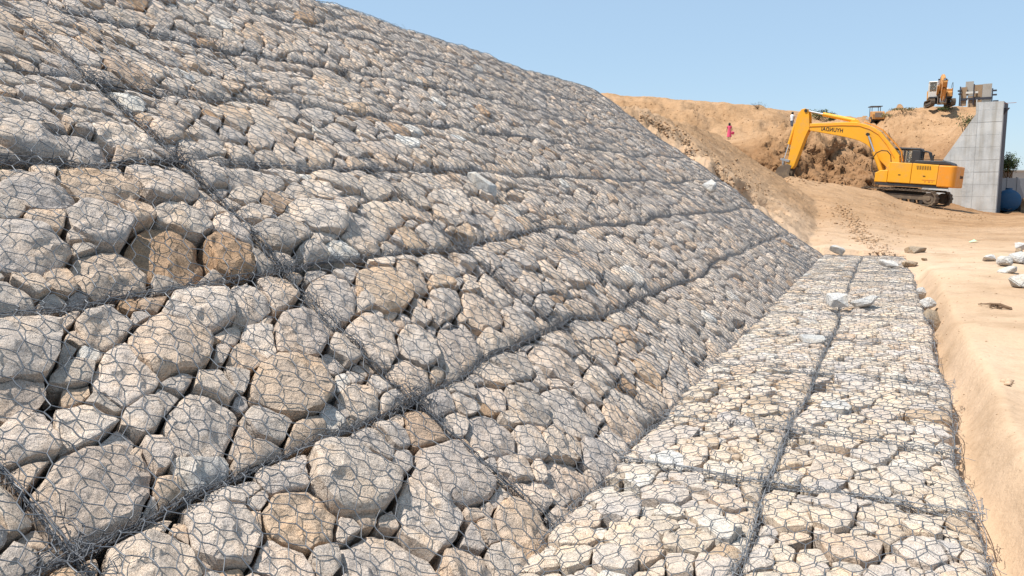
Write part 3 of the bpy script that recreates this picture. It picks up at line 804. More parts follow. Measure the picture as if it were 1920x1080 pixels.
#@@REST
# ------------------------------------------------------------------ concrete wall and its shuttering
BETA = math.radians(38)
WD = 60.0
WR = Vector(((1870 - 960) / 1505.0 * WD, WD, 0))                 # right front corner
WT = Vector((-math.cos(BETA), math.sin(BETA), 0))               # along the wall, to the left
WN = Vector((-math.sin(BETA), -math.cos(BETA), 0))              # out of its face
def wall_sz(px, py):
    """photo position on the wall's face -> (distance from right corner, height)"""
    r = ray(px, py); n = np.array(WN); o = np.array([0, 0, H]) - np.array(WR)
    t = -(o @ n) / (r @ n); p = r * t + np.array([0, 0, H])
    return float((p - np.array(WR)) @ np.array(WT)), float(p[2])
wroot = empty('concrete_wall', (WR.x, WR.y, -0.9), 'tall grey concrete abutment wall with sloping shoulder behind the yellow excavator', 'wall')
def wp(s, z, off): p = WR + WT * s + WN * off; return (p.x - WR.x, p.y - WR.y, z + 0.9)
_pl = [wall_sz(1871, 190), wall_sz(1830, 192), wall_sz(1830, 214), wall_sz(1768, 300), wall_sz(1722, 362)]
outline = [(0.0, -0.9), (0.0, _pl[0][1]), (_pl[1][0], _pl[1][1]), (_pl[2][0], _pl[2][1]), (_pl[3][0], _pl[3][1]), (_pl[4][0], _pl[4][1]), (_pl[4][0], -0.9)]
def clip_poly(poly, a, b, c):
    """keep a*x+b*y<=c"""
    out = []
    for i in range(len(poly)):
        p, q = poly[i], poly[(i + 1) % len(poly)]
        dp, dq = a * p[0] + b * p[1] - c, a * q[0] + b * q[1] - c
        if dp <= 0: out.append(p)
        if (dp < 0) != (dq < 0) and abs(dp - dq) > 1e-9:
            t = dp / (dp - dq); out.append((p[0] + (q[0] - p[0]) * t, p[1] + (q[1] - p[1]) * t))
    return out
def wall_prism(poly, o0, o1):
    n = len(poly); mb = MB()
    V = [wp(s, z, o0) for s, z in poly] + [wp(s, z, o1) for s, z in poly]
    F = [tuple(range(n)), tuple(range(2 * n - 1, n - 1, -1))] + [((i + 1) % n, i, n + i, n + (i + 1) % n) for i in range(n)]
    return mb.add(V, F)
wall_prism(outline, -0.55, -0.03).build('wall_core', M_CONC, wroot)
# the deep end block behind the right edge, its shade put into a dark colour
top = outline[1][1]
wall_prism([(0.006, -0.9), (0.006, top - 0.01), (_pl[1][0] - 0.01, top - 0.01), (_pl[1][0] - 0.01, -0.9)], -2.6, -0.551).build('end_block', mat('shade_dark_concrete', (0.10, 0.10, 0.11), 0.9), wroot)
zs = [-0.9, -0.1, 0.85, 1.75, 2.7, 3.6, 4.55, 5.45, 6.4, 7.3, 9]
ss = [0.0, 1.62, 3.25, 4.9, 7.0]
for i in range(len(zs) - 1):
    for j in range(len(ss) - 1):
        g = 0.007
        p = outline
        for a, b, c in ((1, 0, ss[j + 1] - g), (-1, 0, -(ss[j] + (g if j else 0))), (0, 1, zs[i + 1] - g), (0, -1, -(zs[i] + g))):
            p = clip_poly(p, a, b, c)
            if len(p) < 3: break
        if len(p) < 3: continue
        wall_prism(p, -0.03, rng.uniform(-0.012, 0.012)).build('concrete_panel', M_CONC, wroot)
# bracket bolted near the top of the dark side
MB().prism([(-0.05, 7.2), (-0.32, 7.55), (-0.32, 7.7), (-0.05, 7.7)], 0, 0.2)
bq = MB()
def side_pt(off, z, out): p = WR + WN * off - WT * out; return (p.x - WR.x, p.y - WR.y, z + 0.9)
bq.add([side_pt(-.4, 6.9, .0), side_pt(-.4, 7.4, .0), side_pt(-.4, 7.4, .35), side_pt(-.7, 6.9, .0), side_pt(-.7, 7.4, .0), side_pt(-.7, 7.4, .35)],
       [(0, 1, 2), (3, 5, 4), (0, 3, 4, 1), (1, 4, 5, 2), (2, 5, 3, 0)]).build('steel_bracket', M_BRK, wroot)

frm = empty('formwork', (WR.x, WR.y, -0.9), 'weathered plywood shuttering with steel brackets standing on top of the concrete wall', 'formwork')
def panel(px0, px1, y0, y1, m, off, th=0.06, name='plywood_panel'):
    s0, z1 = wall_sz(px0, y0); s1, _ = wall_sz(px1, y0); _, z0 = wall_sz((px0 + px1) / 2, y1)
    return wall_prism([(s1, z0), (s1, z1), (s0, z1), (s0, z0)], off - th, off).build(name, m, frm)
for i, (a, b, c, d, m) in enumerate([(1801, 1812, 163, 198, M_PLY), (1809, 1824, 152, 178, M_PLYG), (1813, 1825, 179, 200, M_PLY), (1825.5, 1841, 158, 199, M_PLY), (1842, 1859, 156.5, 192, M_PLYG)]):
    panel(a, b, c, d, m, -0.35 - 0.13 * (i % 2))
panel(1810, 1833, 171.5, 174.5, M_WHITEP, -0.28, 0.05, 'timber_waler')
panel(1801, 1860, 184, 186.5, M_BRK, -0.26, 0.06, 'steel_waler')
for px, y0, y1 in ((1800, 162, 198), (1826, 157, 196), (1860.5, 165, 192)):
    panel(px - 1.0, px + 1.0, y0, y1, M_BRK, -0.20, 0.10, 'steel_soldier')
for px0, px1, y in ((1795, 1801, 170), (1796, 1801, 176), (1861, 1868, 169), (1861, 1868, 177), (1861, 1871, 189)):
    panel(px0, px1, y - 1.2, y + 1.2, M_BRK, -0.15, 0.25, 'steel_bracket')
for px, y0, y1 in ((1814, 186, 200), (1831, 186, 199)):
    panel(px - .7, px + .7, y0, y1, M_WHITEP, -0.18, 0.05, 'tie_rod')
s0, z0 = wall_sz(1868, 194)
b = MB(); p0 = wp(s0, z0, -0.2); p1 = wp(s0 - 1.25, z0 + 0.0, -0.2)
b.tube([p0, p1], 0.018, 6); b.build('reinforcing_bar', mat('rusty_bar', (0.30, 0.13, 0.08), 0.8), frm)

# ------------------------------------------------------------------ excavators
def rot2(p, c, a):
    x, y = p[0] - c[0], p[1] - c[1]
    return (c[0] + x * math.cos(a) - y * math.sin(a), c[1] + x * math.sin(a) + y * math.cos(a))
def make_excavator(root, S, Y, CW, db=0.0, ds=0.0, bk=0.0, under_yaw=0.0, letters=True, cabm=None):
    cabm = cabm or M_BLK
    foot = (1.62, 1.45)
    tip0 = (6.72, 3.80)
    B = lambda p: rot2(p, foot, db)
    tip = B(tip0)
    K = lambda p: rot2(B(p), tip, ds)
    def part(mb, name, m, parent=root, bevel=0.02, smooth=False):
        return mb.scale(S).build(name, m, parent, bevel * S if bevel else 0, smooth)
    # ---- undercarriage
    piv = (0.70, 0.0)
    cy, sy = math.cos(under_yaw), math.sin(under_yaw)
    def U(mb):
        mb.V = [(piv[0] + x * cy - y * sy, piv[1] + x * sy + y * cy, z) for x, y, z in mb.V]; return mb
    LT, HT, zc_ = 4.1, 0.80, 0.06
    def stad(h, n=14, ln=LT):
        r = h / 2; q = ln / 2 - r; pts = []
        for i in range(n + 1):
            a = -math.pi / 2 + math.pi * i / n; pts.append((q + r * math.cos(a), r * math.sin(a)))
        for i in range(n + 1):
            a = math.pi / 2 + math.pi * i / n; pts.append((-q + r * math.cos(a), r * math.sin(a)))
        return [(u, z + zc_) for u, z in pts]
    for sv in (1, -1):
        v0 = sv * 1.2
        mb = MB(); o = stad(HT); i_ = stad(HT - 0.13, ln=LT - 0.13); n = len(o)
        V = [(u, v0 - .25, z) for u, z in o] + [(u, v0 + .25, z) for u, z in o] + [(u, v0 - .25, z) for u, z in i_] + [(u, v0 + .25, z) for u, z in i_]
        F = []
        for k in range(n):
            l = (k + 1) % n
            F += [(k, l, n + l, n + k), (2 * n + k, 3 * n + k, 3 * n + l, 2 * n + l), (k, 2 * n + k, 2 * n + l, l), (n + k, n + l, 3 * n + l, 3 * n + k)]
        mb.add(V, F)
        tr = part(U(mb), 'track', M_TRK, root, 0)
        # shoes with a raised grouser
        per = []; m2 = 220; big = stad(HT, 40)
        cum = [0]
        for k in range(len(big)): cum.append(cum[-1] + math.dist(big[k], big[(k + 1) % len(big)]))
        ns = 46
        for k in range(ns):
            d = cum[-1] * k / ns; j = max(i for i in range(len(big)) if cum[i] <= d + 1e-9); f = (d - cum[j]) / max(1e-6, cum[j + 1] - cum[j])
            p, q = big[j], big[(j + 1) % len(big)]
            c = (p[0] + (q[0] - p[0]) * f, p[1] + (q[1] - p[1]) * f)
            tx, tz = (q[0] - p[0]), (q[1] - p[1]); ln = math.hypot(tx, tz) + 1e-9; tx /= ln; tz /= ln; nx, nz = tz, -tx
            sh = MB()
            prof = [(c[0] - tx * .075, c[1] - tz * .075), (c[0] + tx * .075, c[1] + tz * .075), (c[0] + tx * .075 + nx * .02, c[1] + tz * .075 + nz * .02), (c[0] + tx * .03 + nx * .02, c[1] + tz * .03 + nz * .02), (c[0] + tx * .02 + nx * .05, c[1] + tz * .02 + nz * .05), (c[0] - tx * .01 + nx * .05, c[1] - tz * .01 + nz * .05), (c[0] - tx * .02 + nx * .02, c[1] - tz * .02 + nz * .02), (c[0] - tx * .075 + nx * .02, c[1] - tz * .075 + nz * .02)]
            sh.prism(prof, v0 - .27, v0 + .27)
            part(U(sh), 'track_shoe', M_TRK, tr, 0)
        for u, nm, r in ((-LT / 2 + HT / 2, 'sprocket', .30), (LT / 2 - HT / 2, 'idler', .30)):
            w = MB().cyl((u, v0, zc_), (0, 1, 0), r, .16, 20).cyl((u, v0, zc_), (0, 1, 0), r * .45, .20, 12)
            part(U(w), nm, M_TRK, tr, 0.01)
        for k in range(7):
            w = MB().cyl((-1.3 + k * 2.6 / 6, v0, zc_ - .22), (0, 1, 0), .105, .15, 12)
            part(U(w), 'roller', M_DARK, tr, 0)
        fr_ = MB().box(-1.5, 1.5, v0 - .13, v0 + .13, zc_ - .13, zc_ + .16)
        part(U(fr_), 'track_frame', M_TRK, tr, .03)
    x = MB().box(-.75, .75, -1.1, 1.1, zc_ - .02, zc_ + .30).cyl((0, 0, zc_ + .36), (0, 0, 1), .62, .16, 28)
    part(U(x), 'undercarriage', M_DARK, root, .02)
    # ---- upper body
    part(MB().box(-1.20, 2.05, -1.28, 1.34, .62, .775), 'skirt', M_BLK)
    part(MB().box(-1.04, 1.42, -1.30, 1.31, .78, 1.80).box(-1.04, .2, -1.28, 1.28, 1.80, 1.87), 'engine_bay', Y, bevel=.03)
    part(MB().prism([(2.12, .78), (2.12, 1.28), (1.86, 1.43), (1.46, 1.47), (1.46, .78)], .72, 1.36), 'tool_box', Y, bevel=.03)
    for a, b_ in ((-1.04, .255), (.275, 1.44)):
        d = part(MB().prism([(a, .80), (a, 1.86 if a < 0 else 1.90), (b_, 1.90), (b_, .80)], 1.312, 1.385), 'door_panel', Y, bevel=.025)
        part(MB().box((a + b_) / 2 - .06, (a + b_) / 2 + .06, 1.385, 1.40, 1.22, 1.26), 'handle', M_DARK, d, 0)
    part(MB().prism([(-1.04, .80), (-1.04, 1.86), (-.1, 1.86), (-.1, .80)], -1.37, -1.302), 'door_panel', Y, bevel=.025)
    for k in range(9):
        u = .04 - k * .082
        part(MB().prism([(u, 1.78), (u - .034, 1.78), (u - .074, 1.58), (u - .04, 1.58)], 1.386, 1.396), 'louver', M_DARK, root, 0)
    cwt = MB()
    prof = []
    for (cu, cv, a0) in ((-1.62, 1.12, 90), (-1.62, -1.12, 180)):
        for k in range(7):
            a = math.radians(a0 + 90 * k / 6); prof.append((cu + .28 * math.cos(a), cv + .28 * math.sin(a)))
    prof = [(-1.045, 1.40)] + prof + [(-1.045, -1.40)]
    n = len(prof)
    V = [(u, v, .70) for u, v in prof] + [(u, v, 1.86) for u, v in prof]
    cwt.add(V, [tuple(range(n)), tuple(range(2 * n - 1, n - 1, -1))] + [((i + 1) % n, i, n + i, n + (i + 1) % n) for i in range(n)])
    cwo = part(cwt, 'counterweight', CW, root, .06)
    part(MB().box(-1.908, -1.895, -.92, -.62, 1.22, 1.36).box(-1.908, -1.895, -.55, -.30, 1.22, 1.36).box(-1.908, -1.895, -.22, -.02, 1.20, 1.38), 'worn_decal', M_DARK, cwo, 0)
    part(MB().box(-1.35, -1.30, .5, .56, 1.84, 1.96).box(-1.35, -1.30, -.56, -.5, 1.84, 1.96), 'lifting_eye', Y, cwo, .01)
    part(MB().box(-.95, -.30, 1.386, 1.392, 1.02, 1.05).box(-.85, -.80, 1.386, 1.392, .92, .98).box(-.72, -.62, 1.386, 1.392, .92, .98).box(-.5, -.44, 1.386, 1.392, .92, .98), 'faded_decal', mat('faded_red_decal', (0.62, 0.2, 0.03), .6), root, 0)
    hd = part(MB().prism([(.30, 1.88), (.24, 2.08), (-1.2, 2.12), (-1.52, 2.02), (-1.60, 1.88)], -.85, .98), 'engine_hood', cabm, bevel=.05)
    part(MB().tube([(-.55, .55, 2.1), (-.55, .55, 2.36), (-.62, .55, 2.42)], .045, 10), 'exhaust', M_DARK, hd, 0, True)
    part(MB().tube([(-1.15, .9, 2.05), (-1.15, .9, 2.16), (.05, .9, 2.16), (.05, .9, 2.05)], .018, 6), 'hood_rail', M_DARK, hd, 0)
    # ---- cab on the right-hand side
    cab = part(MB().box(.30, 1.95, -1.36, -.42, .79, 1.45), 'cab', cabm, bevel=.04)
    part(MB().prism([(.26, 2.66), (.34, 2.80), (1.86, 2.80), (2.0, 2.66)], -1.38, -.40), 'cab_roof', cabm, cab, .05)
    for u0, u1, v in ((1.86, 1.95, -.47), (1.86, 1.95, -1.32), (1.08, 1.17, -.47), (1.08, 1.17, -1.32)):
        part(MB().box(u0, u1, v - .05, v + .05, 1.45, 2.665), 'cab_pillar', cabm, cab, .015)
    part(MB().box(.30, .74, -1.37, -.41, 1.45, 2.665), 'cab_pillar', cabm, cab, .03)
    for box in ((.745, 1.075, -.455, -.445, 1.46, 2.65), (1.175, 1.855, -.455, -.445, 1.46, 2.65), (.745, 1.075, -1.345, -1.335, 1.46, 2.65), (1.175, 1.855, -1.345, -1.335, 1.46, 2.65), (1.9, 1.91, -1.26, -.53, 1.0, 2.65)):
        part(MB().box(*box), 'window', M_GLASS, cab, 0)
    st = MB().box(.85, 1.3, -1.1, -.65, 1.45, 1.65).box(.82, .95, -1.1, -.65, 1.65, 2.25)
    part(st, 'seat', M_SEAT, cab, .04)
    part(MB().tube([(.30, -.75, 2.1), (.28, -.75, 2.60), (.10, -.75, 2.64), (-.08, -.75, 2.58), (-.26, -.75, 2.1)], .045, 8), 'guard_rail', cabm, cab, 0)
    part(MB().tube([(.30, -1.25, 2.1), (.28, -1.25, 2.60), (.10, -1.25, 2.64), (-.08, -1.25, 2.58), (-.26, -1.25, 2.1)], .045, 8), 'guard_rail', cabm, cab, 0)
    # ---- front handrail on the near side
    part(MB().tube([(2.10, 1.30, .95), (2.35, 1.30, 1.5), (2.38, 1.30, 2.05), (2.22, 1.30, 2.36), (1.95, 1.30, 2.52), (1.65, 1.30, 2.50), (1.46, 1.25, 2.30), (1.40, 1.2, 1.9)], .028, 8), 'handrail', M_DARK, root, 0, True)
    part(MB().tube([(2.37, 1.30, 1.35), (2.12, 1.30, 1.32)], .02, 6), 'handrail', M_DARK, root, 0, True)
    part(MB().box(1.45, 2.12, -.38, .70, .80, 1.15), 'boom_mount', M_DARK, bevel=.03)
    part(MB().prism([(1.2, 1.0), (1.2, 1.75), (1.45, 1.9), (1.75, 1.75), (1.95, 1.2), (1.95, 1.0)], .24, .33).prism([(1.2, 1.0), (1.2, 1.75), (1.45, 1.9), (1.75, 1.75), (1.95, 1.2), (1.95, 1.0)], -.33, -.24), 'boom_bracket', Y, bevel=.02)
    # ---- boom
    boom = [(1.50, 1.30), (1.62, 1.42), (2.08, 1.84), (2.56, 2.30), (2.84, 2.66), (3.10, 2.87), (3.50, 3.05), (4.2, 3.22), (5.2, 3.38), (6.35, 3.54), (6.72, 3.66), (6.82, 3.80), (6.74, 3.94),
            (6.3, 3.98), (5.2, 4.05), (4.2, 4.11), (3.75, 4.10), (3.2, 3.98), (2.75, 3.82), (2.42, 3.60), (1.95, 3.10), (1.55, 2.66), (1.25, 2.30), (1.18, 1.90), (1.28, 1.5)]
    bo = part(MB().prism([B(p) for p in boom], -.22, .22), 'boom', Y, bevel=.025)
    # top and bottom flange edges stand a little proud of the web
    if letters:
        cu = bpy.data.curves.new('lettering', 'FONT'); cu.body = 'HYUNDAI'; cu.size = .31; cu.offset = .008; cu.extrude = .004; cu.space_character = 1.1
        tmp = bpy.data.objects.new('lettering', cu); C.objects.link(tmp)
        dg = bpy.context.evaluated_depsgraph_get(); me = bpy.data.meshes.new_from_object(tmp.evaluated_get(dg))
        bpy.data.objects.remove(tmp)
        co = np.empty(len(me.vertices) * 3); me.vertices.foreach_get('co', co); co = co.reshape(-1, 3)
        w = co[:, 0].max(); a = math.radians(2.6)
        # photograph shows the word mirror-written: it runs forward along the left side of the boom
        uu = co[:, 0] / w * 1.26; zz = co[:, 1] * 1.0
        x_ = 4.46 + uu * math.cos(-a) ; z_ = 3.50 + zz + uu * math.sin(math.radians(3.5))
        P = np.stack([x_, .2225 + co[:, 2], z_], 1) * S
        me.vertices.foreach_set('co', P.astype(np.float32).ravel()); me.update()
        link('lettering', me, M_LETTER, bo)
    for sv in (1, -1):
        part(MB().tube([(*B((q[0], q[1])),) and (B(q)[0], sv * .235, B(q)[1]) for q in ((1.5, 2.2), (2.0, 2.92), (2.5, 3.46), (3.0, 3.74), (3.6, 3.92), (4.6, 3.92), (5.6, 3.86), (6.45, 3.80))], .022, 6), 'hydraulic_pipe', M_OLDY if sv < 0 else M_ORA, bo, 0)
    part(MB().prism([B(p) for p in ((3.6, 4.08), (3.75, 4.26), (4.05, 4.26), (4.2, 4.08))], -.13, .13), 'cylinder_bracket', Y, bo, .02)
    # loose hoses along the back of the boom
    for k in range(3):
        part(MB().tube([(B(q)[0], (k - 1) * .12, B(q)[1]) for q in ((1.05, 2.0), (1.2, 2.55), (1.55, 2.95), (1.95, 3.32), (2.35, 3.72), (2.9, 3.98), (3.4, 4.14))], .025, 6), 'hose', M_DARK if k == 1 else M_ORA, bo, 0, True)
    # ---- boom cylinders, either side of the boom
    for sv in (1, -1):
        a, e = Vector((1.88, sv * .40, 1.02)), B((3.02, 3.42)); e = Vector((e[0], sv * .40, e[1]))
        dq = e - a; c = part(MB().tube([a, a + dq * .60], .115, 14), 'boom_cylinder', Y, root, 0, True)
        part(MB().tube([a + dq * .58, e], .055, 12), 'rod', M_CHROME, c, 0, True)
        part(MB().cyl(e, (0, 1, 0), .09, .10, 14), 'pin', M_DARK, c, 0, True)
    # ---- stick
    stick = [(6.50, 3.50), (6.42, 3.66), (6.52, 4.40), (6.62, 4.76), (6.80, 4.86), (7.02, 4.80), (7.22, 4.52), (7.30, 4.0), (7.34, 3.4), (7.52, 1.46), (7.42, 1.28), (7.20, 1.24), (7.08, 1.42), (6.62, 3.15)]
    so = part(MB().prism([K(p) for p in stick], -.19, -.225 - .03).prism([K(p) for p in stick], .225, .255).prism([K(p) for p in ((6.62, 3.15), (6.5, 3.5), (6.6, 3.62), (7.28, 3.62), (7.34, 3.4), (7.52, 1.46), (7.42, 1.28), (7.20, 1.24), (7.08, 1.42))], -.2249, .2249), 'stick', Y, bevel=.02)
    so2 = part(MB().prism([K(p) for p in ((6.60, 4.05), (6.66, 4.70), (6.80, 4.80), (7.0, 4.74), (7.17, 4.48), (7.24, 4.05))], -.2248, .2248), 'stick_head', Y, so, .02)
    # arm cylinder on top of the boom
    a = B((3.92, 4.20)); a = Vector((a[0], 0, a[1])); e = K((6.74, 4.72)); e = Vector((e[0], 0, e[1])); dq = e - a
    c = part(MB().tube([a, a + dq * .66], .12, 16), 'arm_cylinder', Y, root, 0, True)
    part(MB().tube([a + dq * .64, e], .06, 12), 'rod', M_CHROME, c, 0, True)
    part(MB().cyl(e, (0, 1, 0), .10, .30, 14), 'pin', M_DARK, c, 0, True)
    # bucket cylinder in front of the stick
    a = K((7.36, 3.95)); a = Vector((a[0], 0, a[1])); e = K((7.80, 1.80)); e = Vector((e[0], 0, e[1])); dq = e - a
    c = part(MB().tube([a, a + dq * .58], .10, 14), 'bucket_cylinder', Y, root, 0, True)
    part(MB().tube([a + dq * .56, e], .05, 12), 'rod', M_CHROME, c, 0, True)
    part(MB().tube([(K(q)[0], .20, K(q)[1]) for q in ((6.75, 3.55), (6.9, 3.2), (7.15, 3.05), (7.3, 3.4), (7.25, 3.75))], .025, 6), 'hose', M_DARK, so, 0, True)
    lk = MB().prism([K(q) for q in ((7.95, 1.84), (7.95, 1.72), (7.40, 1.62), (7.36, 1.76))], -.30, -.24).prism([K(q) for q in ((7.95, 1.84), (7.95, 1.72), (7.40, 1.62), (7.36, 1.76))], .24, .30)
    lk.prism([K(q) for q in ((7.82, 1.86), (7.92, 1.80), (7.80, .98), (7.68, 1.00))], -.12, .12)
    part(lk, 'bucket_linkage', M_GREY, so, .01)
    # bucket: curved shell, side plates, teeth
    bp = K((7.30, 1.36)); Q = lambda p: rot2(K((7.30 + p[0], 1.36 + p[1])), bp, bk)
    shell = [(.48, -.12), (.60, -.35), (.62, -.62), (.52, -.86), (.30, -1.02), (.02, -1.04), (-.26, -.94), (-.50, -.76)]
    inner = [(p[0] * .9 - .01, p[1] * .93 + .005) for p in shell]
    bu = part(MB().prism([Q(p) for p in shell + inner[::-1]], -.46, .46), 'bucket', M_TRK, root, 0)
    side = [(-.12, .10), (.12, .12), (.48, -.12)] + shell[1:] + [(-.2, -.4)]
    for sv in (1, -1):
        part(MB().prism([Q(p) for p in side], sv * .461, sv * .50), 'side_plate', M_TRK, bu, .01)
    for k in range(5):
        v = -.40 + k * .20
        part(MB().prism([Q(p) for p in ((-.46, -.80), (-.48, -.70), (-.74, -.60))], v - .045, v + .045), 'tooth', M_TRK, bu, 0)
    return root

S1 = 1.2
_c = at(1722, 372, 54.0)
ex1 = empty('excavator', _c, 'large yellow crawler excavator with its boom reaching into the dug soil face', 'excavator', None,
            Matrix.Identity(3).to_euler())
# heading: 52 degrees left of the line of sight; nose a little high on the uneven ground
hd = math.radians(90 + 52)
ex1.rotation_euler = Euler((math.radians(0.5), math.radians(-4.0), hd), 'XYZ')
make_excavator(ex1, S1, M_YEL, M_ORA, 0, 0, 0.35, math.radians(-7))

D2 = 112.0
_g = on_ground(1768, 209, 70)
ex2 = empty('excavator', (at(1775, 200, _g.y).x, _g.y + 1.5, ground_z(at(1775, 200, _g.y).x, _g.y + 1.5) + 0.46), 'faded orange excavator with raised boom parked on the hill crest', 'excavator')
ex2.rotation_euler = Euler((0, 0, math.radians(246)), 'XYZ')
make_excavator(ex2, 0.78, M_OLDY, M_YEL, math.radians(-22), math.radians(-42), -0.5, math.radians(8), False, M_WHITEP)

# ------------------------------------------------------------------ roller on the crest
g3 = on_ground(1650, 231, 70)
rl = empty('road_roller', (g3.x, g3.y + 1.2, g3.z - 0.15), 'orange machine with slatted engine grille and black canopy on the skyline', 'road roller')
rl.rotation_euler = (0, 0, math.radians(82)); rl.scale = (.62, .62, .62)          # its tail faces the camera
K3 = 1.0
bd = MB().prism([(-1.9, .75), (-1.95, 1.55), (-1.75, 2.05), (-.4, 2.15), (-.4, .75)], -.98, .98).build('engine_cover', M_OLDY, rl, .06)
for k in range(7):
    MB().box(-1.975, -1.90 + .02 * k * 0, -.62, .62, 1.08 + k * .125, 1.14 + k * .125).build('grille_slat', M_GREY, bd)
MB().box(-1.4, .9, -.85, .85, .55, .80).build('chassis', M_BLK, rl, .03)
MB().box(-.4, .9, -.8, .8, .80, 1.35).build('platform', M_OLDY, rl, .03)
for sx in (-.35, .85):
    for sv in (-.68, .68):
        MB().box(sx - .04, sx + .04, sv - .04, sv + .04, 1.35, 2.95).build('canopy_post', M_BLK, rl)
MB().prism([(-.75, 2.95), (-.65, 3.08), (1.1, 3.08), (1.2, 2.95)], -.95, .95).build('canopy', M_BLK, rl, .03)
MB().box(.0, .5, -.28, .28, 1.35, 1.6).box(-.1, .05, -.28, .28, 1.6, 2.2).build('seat', M_BLK, rl, .04)
MB().tube([(.75, 0, 1.35), (.62, 0, 2.05)], .03, 8).cyl((.62, 0, 2.08), (.3, 0, 1), .2, .02, 18).build('steering_wheel', M_BLK, rl)
for sv in (-.82, .82):
    w = MB().cyl((-1.1, sv, .62), (0, 1, 0), .62, .24, 26).build('wheel', M_RUBBER, rl, .05)
    MB().cyl((-1.1, sv + .24 * (1 if sv > 0 else -1), .62), (0, 1, 0), .3, .02, 16).build('rim', M_OLDY, w)
MB().cyl((2.1, 0, .7), (0, 1, 0), .7, .98, 34).build('drum', M_GREY, rl, .02)
MB().box(.9, 2.9, -1.12, -1.02, .5, .9).box(.9, 2.9, 1.02, 1.12, .5, .9).box(2.82, 2.95, -1.12, 1.12, .5, .9).build('drum_frame', M_OLDY, rl)

# ------------------------------------------------------------------ blue tank beside the wall
tx, ty = (1893 - 960) / 1505.0 * 62.3, 62.3
tz = ground_z(tx, ty)
tk = empty('water_tank', (tx, ty, tz), 'blue cylindrical tank on dark wheels in the shade beside the concrete wall', 'water tank')
tk.rotation_euler = (0, 0, math.radians(-31))
zc2 = zpix(376, 62.3) - tz; r2 = 0.86
pr = [(-.18, .12), (-.16, .40), (-.10, .64), (-.02, .79), (.06, r2), (3.4, r2), (3.52, .7), (3.6, .3)]
mb = MB(); kk = 32; V = [(0, pr[0][0] - .02, zc2)]; F = []
for (y, r) in pr:
    for j in range(kk): V.append((r * math.cos(j * 2 * math.pi / kk), y, zc2 + r * math.sin(j * 2 * math.pi / kk)))
F += [(0, 1 + (j + 1) % kk, 1 + j) for j in range(kk)]
for i in range(len(pr) - 1):
    for j in range(kk): F.append((1 + i * kk + j, 1 + i * kk + (j + 1) % kk, 1 + (i + 1) * kk + (j + 1) % kk, 1 + (i + 1) * kk + j))
mb.add(V, F).build('tank_shell', M_BLUE, tk, 0, True)
for y in (.5, 2.6):
    MB().box(-.75, .75, y - .1, y + .1, .30, max(.42, zc2 - .55)).build('saddle', M_BRK, tk)
MB().box(-.55, -.42, .1, 3.3, .32, .46).box(.42, .55, .1, 3.3, .32, .46).build('chassis', M_BRK, tk)
for y in (.55, 2.7):
    for sv in (-.72, .72):
        w = MB().cyl((sv, y, .36), (1, 0, 0), .36, .12, 22).build('wheel', M_RUBBER, tk, .04)
        MB().cyl((sv * 1.18, y, .36), (1, 0, 0), .17, .015, 14).build('rim', M_BRK, w)
MB().tube([(-.3, .1, .36), (0, -1.1, .30), (.3, .1, .36)], .04, 8).build('drawbar', M_BRK, tk)
MB().cyl((0, 1.7, zc2 + r2 + .05), (0, 0, 1), .25, .06, 18).build('filler_cap', M_BLUE, tk)

# ------------------------------------------------------------------ things far off on the right
D5 = 78.0
gw = MB()
x0, x1 = (1868 - 960) / 1505 * D5, (2040 - 960) / 1505 * D5
bw = empty('boundary_wall', ((x0 + x1) / 2, D5, -0.8), 'dark grey low boundary wall behind the blue tank', 'wall')
n = 9
for k in range(n):
    a = x0 + (x1 - x0) * k / n; b_ = x0 + (x1 - x0) * (k + 1) / n; m_ = (x0 + x1) / 2
    MB().box(a - m_ + .07, b_ - m_ - .07, -.08, .08, 0, zpix(334, D5) + .8).build('wall_panel', M_GREY, bw, .01)
    MB().box(a - m_ - .068, a - m_ + .068, -.13, .13, 0, zpix(332.5, D5) + .8).build('wall_post', M_GREY, bw, .01)
D6 = 150.0
xa, xb = (1897 - 960) / 1505 * D6, (2010 - 960) / 1505 * D6
bl = empty('building', ((xa + xb) / 2, D6 + 3, -1.0), 'pale flat-roofed building beyond the boundary wall', 'building')
zt = zpix(319, D6) + 1.0; hw = (xb - xa) / 2
M_PALE = mat('cream_plaster', (0.62, 0.57, 0.49), 0.9)
MB().box(-hw, hw, -3, 5, 0, zt - .25).build('wall', M_PALE, bl)
MB().box(-hw - .2, hw + .2, -3.2, 5.2, zt - .25, zt).build('roof', M_PALE, bl)
for k in range(4):
    u = -hw + 1.6 + k * (2 * hw - 2.4) / 4
    wf = MB().box(u, u + 1.2, -3.03, -2.98, 1.4, 2.7).build('window', M_PALE, bl)
    MB().box(u + .08, u + 1.12, -3.05, -3.032, 1.48, 2.62).build('pane', M_BRK, wf)

